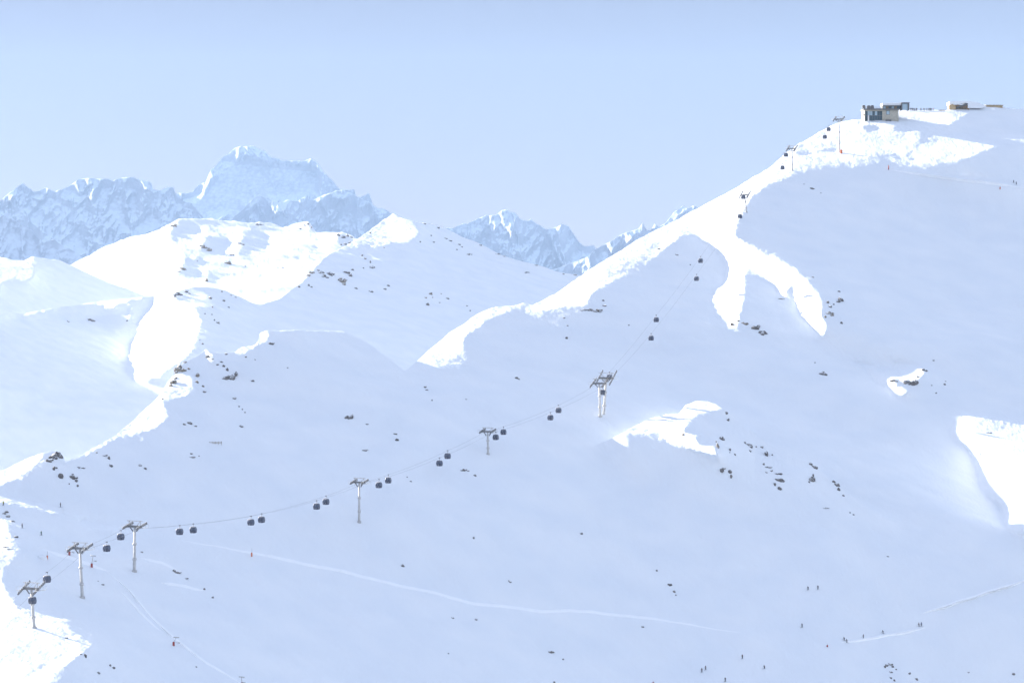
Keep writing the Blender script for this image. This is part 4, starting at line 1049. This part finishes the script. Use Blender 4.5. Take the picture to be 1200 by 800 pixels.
# the knoll and the lower slope
R([(851, 484.5, 4, 4), (853, 492, 4, 4)], 'two dark stones on the top right of the half-lit knoll', 'K')
R([(801, 508.5, 4, 2.5)], 'stone in the lit left face of the half-lit knoll', 'K', True)
R([(846, 513, 5, 8)], 'dark upright rock right of the pale snow lance', 'K')
R([(841, 523, 4, 7), (839, 518, 2, 3)], 'tan rock at the right edge of the lit knoll face', 'K', True)
R([(855, 526.5, 3, 4), (861, 532, 3, 3), (855, 530, 2, 2)], 'three small stones in the middle of the knoll', 'K')
R([(846, 549.5, 5, 6), (849, 548, 3, 2), (855, 552, 4, 4), (857, 557, 3, 5)], 'ring of dark stones low on the knoll front', 'K')
R([(873, 517.5, 3, 3), (878, 521, 6, 5), (879, 527, 3, 4)], 'left outcrop of the upper row right on the knoll', 'K')
R([(893, 523, 4, 3), (898, 530, 4, 9), (905, 531.5, 2, 3), (886, 522, 2, 3)], 'right outcrop of the upper row right on the knoll', 'K')
R([(895, 543, 3, 4), (900, 547, 6, 3), (904, 551, 4, 3), (898, 553, 3, 2)], 'string of stones above the largest knoll crag', 'K')
R([(912, 555.5, 7, 4), (914, 563, 9, 8), (908, 566, 3, 6), (913, 571, 5, 4)], 'largest brown crag on the right part of the knoll', 'K')
R([(950, 542, 5, 4), (955, 545, 6, 7)], 'dark rock on the knoll crest at right', 'K')
R([(952, 561.5, 6, 8), (953, 556, 2, 4), (948, 564, 3, 3)], 'dark rock below the crest rock at the knoll right end', 'K')
R([(977, 562, 4, 4), (981, 567, 6, 9), (983, 573, 4, 5)], 'lowest dark crag at the right end of the knoll crest', 'K')
R([(988.5, 580.5, 3, 3)], 'speck below the lowest crag of the knoll crest', 'K')
R([(968, 595, 6, 2)], 'faint flat stone low on the right knoll flank', 'K')
R([(1000, 603, 3, 2.5), (996, 601, 2, 2)], 'stone near the right toe of the knoll', 'K')
R([(543, 550.5, 8, 3.5), (548, 551, 4, 2)], 'flat brown rock below the fifth pylon', 'F')
R([(556.5, 556.5, 4, 3)], 'smaller stone right of the flat brown rock below the fifth pylon', 'F')
R([(481, 564.5, 3, 2.5), (477, 560, 2, 2)], 'two specks right of the fourth pylon cabins', 'F')
R([(498, 452, 4, 3), (500, 455, 3, 2)], 'specks just below the tip of the lit nose', 'F')
R([(506, 468.5, 2, 2)], 'lower speck below the tip of the lit nose', 'F')
R([(546, 467.5, 2.5, 2)], 'speck under the lit hook of the nose', 'F')
R([(605, 443, 4, 3), (608, 444, 3, 3)], 'stones right of the lit hook of the nose', 'F')
R([(555, 629.5, 3, 3)], 'stone with white wind streak in the centre of the lower slope', 'F')
R([(472, 662.5, 3.5, 4)], 'stone above the left part of the long white track line', 'F')
R([(597, 681.5, 4, 4)], 'snow-capped stone above the middle of the long track line', 'F')
R([(681.5, 624.5, 4, 3)], 'stone on the smooth slope below the half-lit knoll', 'F')
R([(530, 722.5, 4, 2.5)], 'left of two stones under the long white track line', 'F')
R([(558, 724, 4, 4)], 'right of two stones under the long white track line', 'F')
R([(525.5, 765.5, 2, 2)], 'speck low in the picture under the two track stones', 'F')
R([(646, 762, 6, 4)], 'darker stone near the bottom centre', 'F')
R([(659.5, 770, 3.5, 2.5)], 'small stone right of the bottom centre stone', 'F')
R([(769.5, 667, 3, 3)], 'uppermost of three stones in a column above the track end', 'F')
R([(785, 685, 5, 4)], 'dark middle stone of the column above the track end', 'F')
R([(790, 693, 3, 3), (792, 697, 2, 2)], 'pale lowest stone of the column above the track end', 'F')
R([(753, 732.5, 4, 2)], 'flat stone under the right end of the track line', 'F')
R([(1040.5, 651, 3, 2)], 'lone speck below the valley floor at right', 'F')
R([(1039, 780, 5, 4), (1043, 779, 5, 4), (1037, 782, 3, 4), (1046, 782, 3, 3)], 'dark outcrop at the bottom right', 'F')
R([(1050, 785, 2, 2), (1044, 788, 5, 2), (1044, 795, 3, 4), (1048, 798, 3, 4)], 'small stones scattered under the bottom right outcrop', 'F')
R([(1065.5, 789, 4, 3)], 'round stone right of the bottom right outcrop', 'F')
R([(1074.5, 796, 3, 4)], 'stone lower right of the round stone near bottom edge', 'F')
R([(1188, 788, 4, 3)], 'stone in the bottom right corner', 'F')
R([(1135, 787.5, 2.5, 2)], 'faint speck left of the corner stone at bottom right', 'F')
R([(649.5, 798.5, 3, 3)], 'stone cut by the bottom edge at centre', 'F')
# ----------------------------------------------------------------- the far peaks, 20 to 30 km away
def far_range(crest, vbot, D0, rz, seed, amp=260., jag=1.5, lam=620., u_step=.8, smooth_poly=None, name='mountain'):
    c = np.array(crest, float)
    us = np.arange(c[0, 0], c[-1, 0]+u_step, u_step)
    top = np.interp(us, c[:, 0], c[:, 1])
    sc = D0/F
    j = fbm(us*sc/260, us*0+seed, 5, seed, .6)
    top = top-jag*1.6*(np.abs(j)*2-.45)
    nrow = int((vbot-top.min())/.8)+8
    t = np.linspace(0, 1, nrow)
    V = top[None]+np.maximum(vbot-top, 1)[None]*t[:, None]; U = np.repeat(us[None], nrow, 0)
    X, Z = ray(U, V)
    x = X*D0; z = Z*D0
    wx = fbm(x/1400, z/1400, 2, seed+3)*500
    r = ridged((x+wx)/lam+z/2600, z/(lam*2.4), 6, seed+5, .6)
    r2 = ridged((x-z*.35)/(lam*.22), (z+x*.3)/(lam*.42), 4, seed+9, .55)
    a = np.ones_like(x)
    if smooth_poly is not None:
        mlist = [blur(inside(p, U, V).astype(float), 4) for p in smooth_poly]
        a = 1-.9*np.clip(sum(mlist), 0, 1)
    fall = np.clip((V-top[None])/10, 0, 1)
    amp = amp*.55; y = D0-(Z.max()-Z)*D0*rz-a*amp*(r-.6)*(.55+.45*fall)-a*amp*.28*(r2-.6)*(.6+.4*fall)
    y = y-300*a*fbm(x/2500, z/2500, 2, seed+1)
    P = np.stack([X*y, y, Z*y], -1)
    ds = np.array([3000, 1500, 700, 300, 120, 50.])
    B = [np.stack([P[0, :, 0]+X[0]*d, P[0, :, 1]+d, P[0, :, 2]+Z[0]*d-d*.9], -1) for d in ds]
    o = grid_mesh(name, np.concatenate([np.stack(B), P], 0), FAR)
    return o

far_range([(-150, 250), (-60, 230), (-20, 238), (0, 235), (10, 226), (27, 215), (40, 224), (53, 220), (65, 225), (82, 217), (92, 209), (110, 209), (125, 208.5), (132, 211), (140, 208), (155, 206.5), (168, 211), (177, 214),
    (180, 222), (190, 222), (197, 218), (203, 218.5), (207, 229), (215, 236), (225, 238), (240, 256), (270, 262), (300, 290)], 360, 22000, 1.1, 3)
far_range([(-150, 270), (-60, 250), (0, 253), (8, 249), (18, 259), (30, 267), (38, 270), (50, 284), (56, 281), (64, 280), (75, 288), (90, 297), (110, 312), (150, 330)], 360, 17000, .9, 14, amp=200)
far_range([(150, 275), (205, 228), (225, 224), (232, 217), (241, 214), (248, 198), (256, 190), (262, 184), (275, 174), (283, 171), (291, 172), (308, 176), (320, 185), (336, 188), (350, 188), (358, 187.5), (364, 187), (372, 191), (380, 202),
    (390, 212), (396, 220), (405, 222), (410, 222), (415, 221), (418, 232), (425, 229), (432, 227), (436, 236), (438, 243), (447, 245), (455, 246), (460, 251), (480, 270), (520, 300)], 360, 28000, 1.0, 25,
    smooth_poly=[[(205, 240), (235, 232), (262, 196), (295, 186), (330, 192), (372, 196), (376, 212), (372, 226), (340, 234), (300, 232), (270, 250), (225, 262)]])
far_range([(255, 275), (275, 253), (285, 245), (296, 233), (304, 229), (315, 233), (325, 238), (338, 234), (350, 236), (357, 231), (367, 234), (380, 228), (400, 222), (412, 226), (430, 236), (455, 250), (480, 275), (520, 300)], 360, 24000, .9, 36, amp=200, jag=1.0)
far_range([(480, 280), (517, 268), (530, 267), (540, 262), (555, 260), (562, 256), (570, 252), (580, 251), (588, 247), (597, 247), (604, 249), (610, 256), (617, 258), (622, 256.5), (630, 262), (640, 269), (650, 267), (658, 262.5), (666, 264),
    (672, 273), (678, 282), (685, 288), (695, 286.5), (705, 300), (740, 330)], 370, 23000, 1.0, 47, amp=230)
far_range([(600, 345), (640, 318), (665, 310), (690, 300), (697, 292), (707, 287), (720, 280), (735, 272), (748, 268), (753, 260.5), (758, 270), (763, 270), (767, 262.5), (772, 267), (780, 262), (790, 248), (800, 241.5), (806, 244), (812, 240.5), (820, 243), (830, 237), (840, 236), (900, 250)],
    370, 19000, .9, 58, amp=220, jag=.7)
# ----------------------------------------------------------------- ground far below, haze, sky, sun, camera
n = 40
gx, gy = np.meshgrid(np.linspace(-16000, 16000, n), np.linspace(-1500, 33000, n))
gz = -520+fbm(gx/4000, gy/4000, 3, 2)*60
grid_mesh('ground', np.stack([gx, gy, gz], -1)[::-1], SNOW)

bm = bmesh.new(); bmesh.ops.create_cube(bm, size=1)
me = bpy.data.meshes.new('haze'); bm.to_mesh(me); bm.free()
hz = bpy.data.objects.new('haze', me); C.objects.link(hz)
zb, zt = float(gz.min())-1, 2600.0
hz.location = (0, 15500, (zb+zt)/2); hz.scale = (34000, 36000, zt-zb); hz['kind'] = 'stuff'
hm = bpy.data.materials.new('haze_air'); hm.use_nodes = True; nt = hm.node_tree
nt.nodes.remove(nt.nodes['Principled BSDF'])
pv = nt.nodes.new('ShaderNodeVolumePrincipled'); pv.inputs['Color'].default_value = (.50, .71, 1, 1); pv.inputs['Density'].default_value = 1.05e-5
nt.links.new(pv.outputs['Volume'], nt.nodes['Material Output'].inputs['Volume']); me.materials.append(hm)

w = bpy.data.worlds.new('World'); scene.world = w; w.use_nodes = True; nt = w.node_tree
sky = nt.nodes.new('ShaderNodeTexSky'); sky.sky_type = 'NISHITA'; sky.sun_disc = False
sky.sun_elevation = EL; sky.sun_rotation = math.atan2(SUN[0], SUN[1])
sky.altitude = 2400; sky.air_density = 1.0; sky.dust_density = 1.0; sky.ozone_density = 1.0
bg = nt.nodes['Background']; bg.inputs['Strength'].default_value = .12
gm = nt.nodes.new('ShaderNodeGamma'); gm.inputs['Gamma'].default_value = .5
hs = nt.nodes.new('ShaderNodeHueSaturation'); hs.inputs['Saturation'].default_value = 1.25
nt.links.new(sky.outputs['Color'], gm.inputs['Color']); nt.links.new(gm.outputs['Color'], hs.inputs['Color'])
# low sky dimmed; unseen sky overhead brightened to lift the shaded snow
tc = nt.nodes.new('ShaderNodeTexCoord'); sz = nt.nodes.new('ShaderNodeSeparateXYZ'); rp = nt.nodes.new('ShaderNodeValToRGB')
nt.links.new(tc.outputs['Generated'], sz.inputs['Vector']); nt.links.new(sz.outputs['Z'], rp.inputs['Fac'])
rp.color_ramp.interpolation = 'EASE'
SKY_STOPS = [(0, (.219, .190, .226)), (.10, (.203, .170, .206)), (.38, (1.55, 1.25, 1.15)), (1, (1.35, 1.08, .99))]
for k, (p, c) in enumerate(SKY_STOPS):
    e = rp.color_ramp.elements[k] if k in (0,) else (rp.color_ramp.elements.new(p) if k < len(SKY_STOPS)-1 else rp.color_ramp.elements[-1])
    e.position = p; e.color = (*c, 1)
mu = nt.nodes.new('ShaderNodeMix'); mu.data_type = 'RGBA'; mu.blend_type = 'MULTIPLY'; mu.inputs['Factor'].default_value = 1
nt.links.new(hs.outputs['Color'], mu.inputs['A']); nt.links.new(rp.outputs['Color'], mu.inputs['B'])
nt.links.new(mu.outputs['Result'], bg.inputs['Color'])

sd = bpy.data.lights.new('sun', 'SUN'); sd.energy = 3.5; sd.angle = math.radians(.53); sd.color = (1, .95, .88)
so = bpy.data.objects.new('sun', sd); C.objects.link(so)
so.rotation_euler = Vector(SUN).to_track_quat('Z', 'Y').to_euler()

cd = bpy.data.cameras.new('camera'); cam = bpy.data.objects.new('camera', cd); C.objects.link(cam)
cam.rotation_euler = (math.radians(90), 0, 0)
cd.sensor_fit = 'HORIZONTAL'; cd.sensor_width = 36; cd.lens = 36*F/W0
cd.shift_y = -(400-HV)/W0
cd.clip_start = 1; cd.clip_end = 150000
scene.camera = cam
scene.view_settings.view_transform = 'Standard'; scene.view_settings.look = 'None'
scene.view_settings.exposure = 2.47; scene.view_settings.gamma = 1
scene.cycles.use_denoising = True
scene.cycles.max_bounces = 8; scene.cycles.diffuse_bounces = 4; scene.cycles.volume_bounces = 1
scene.cycles.use_adaptive_sampling = True; scene.cycles.adaptive_threshold = .01
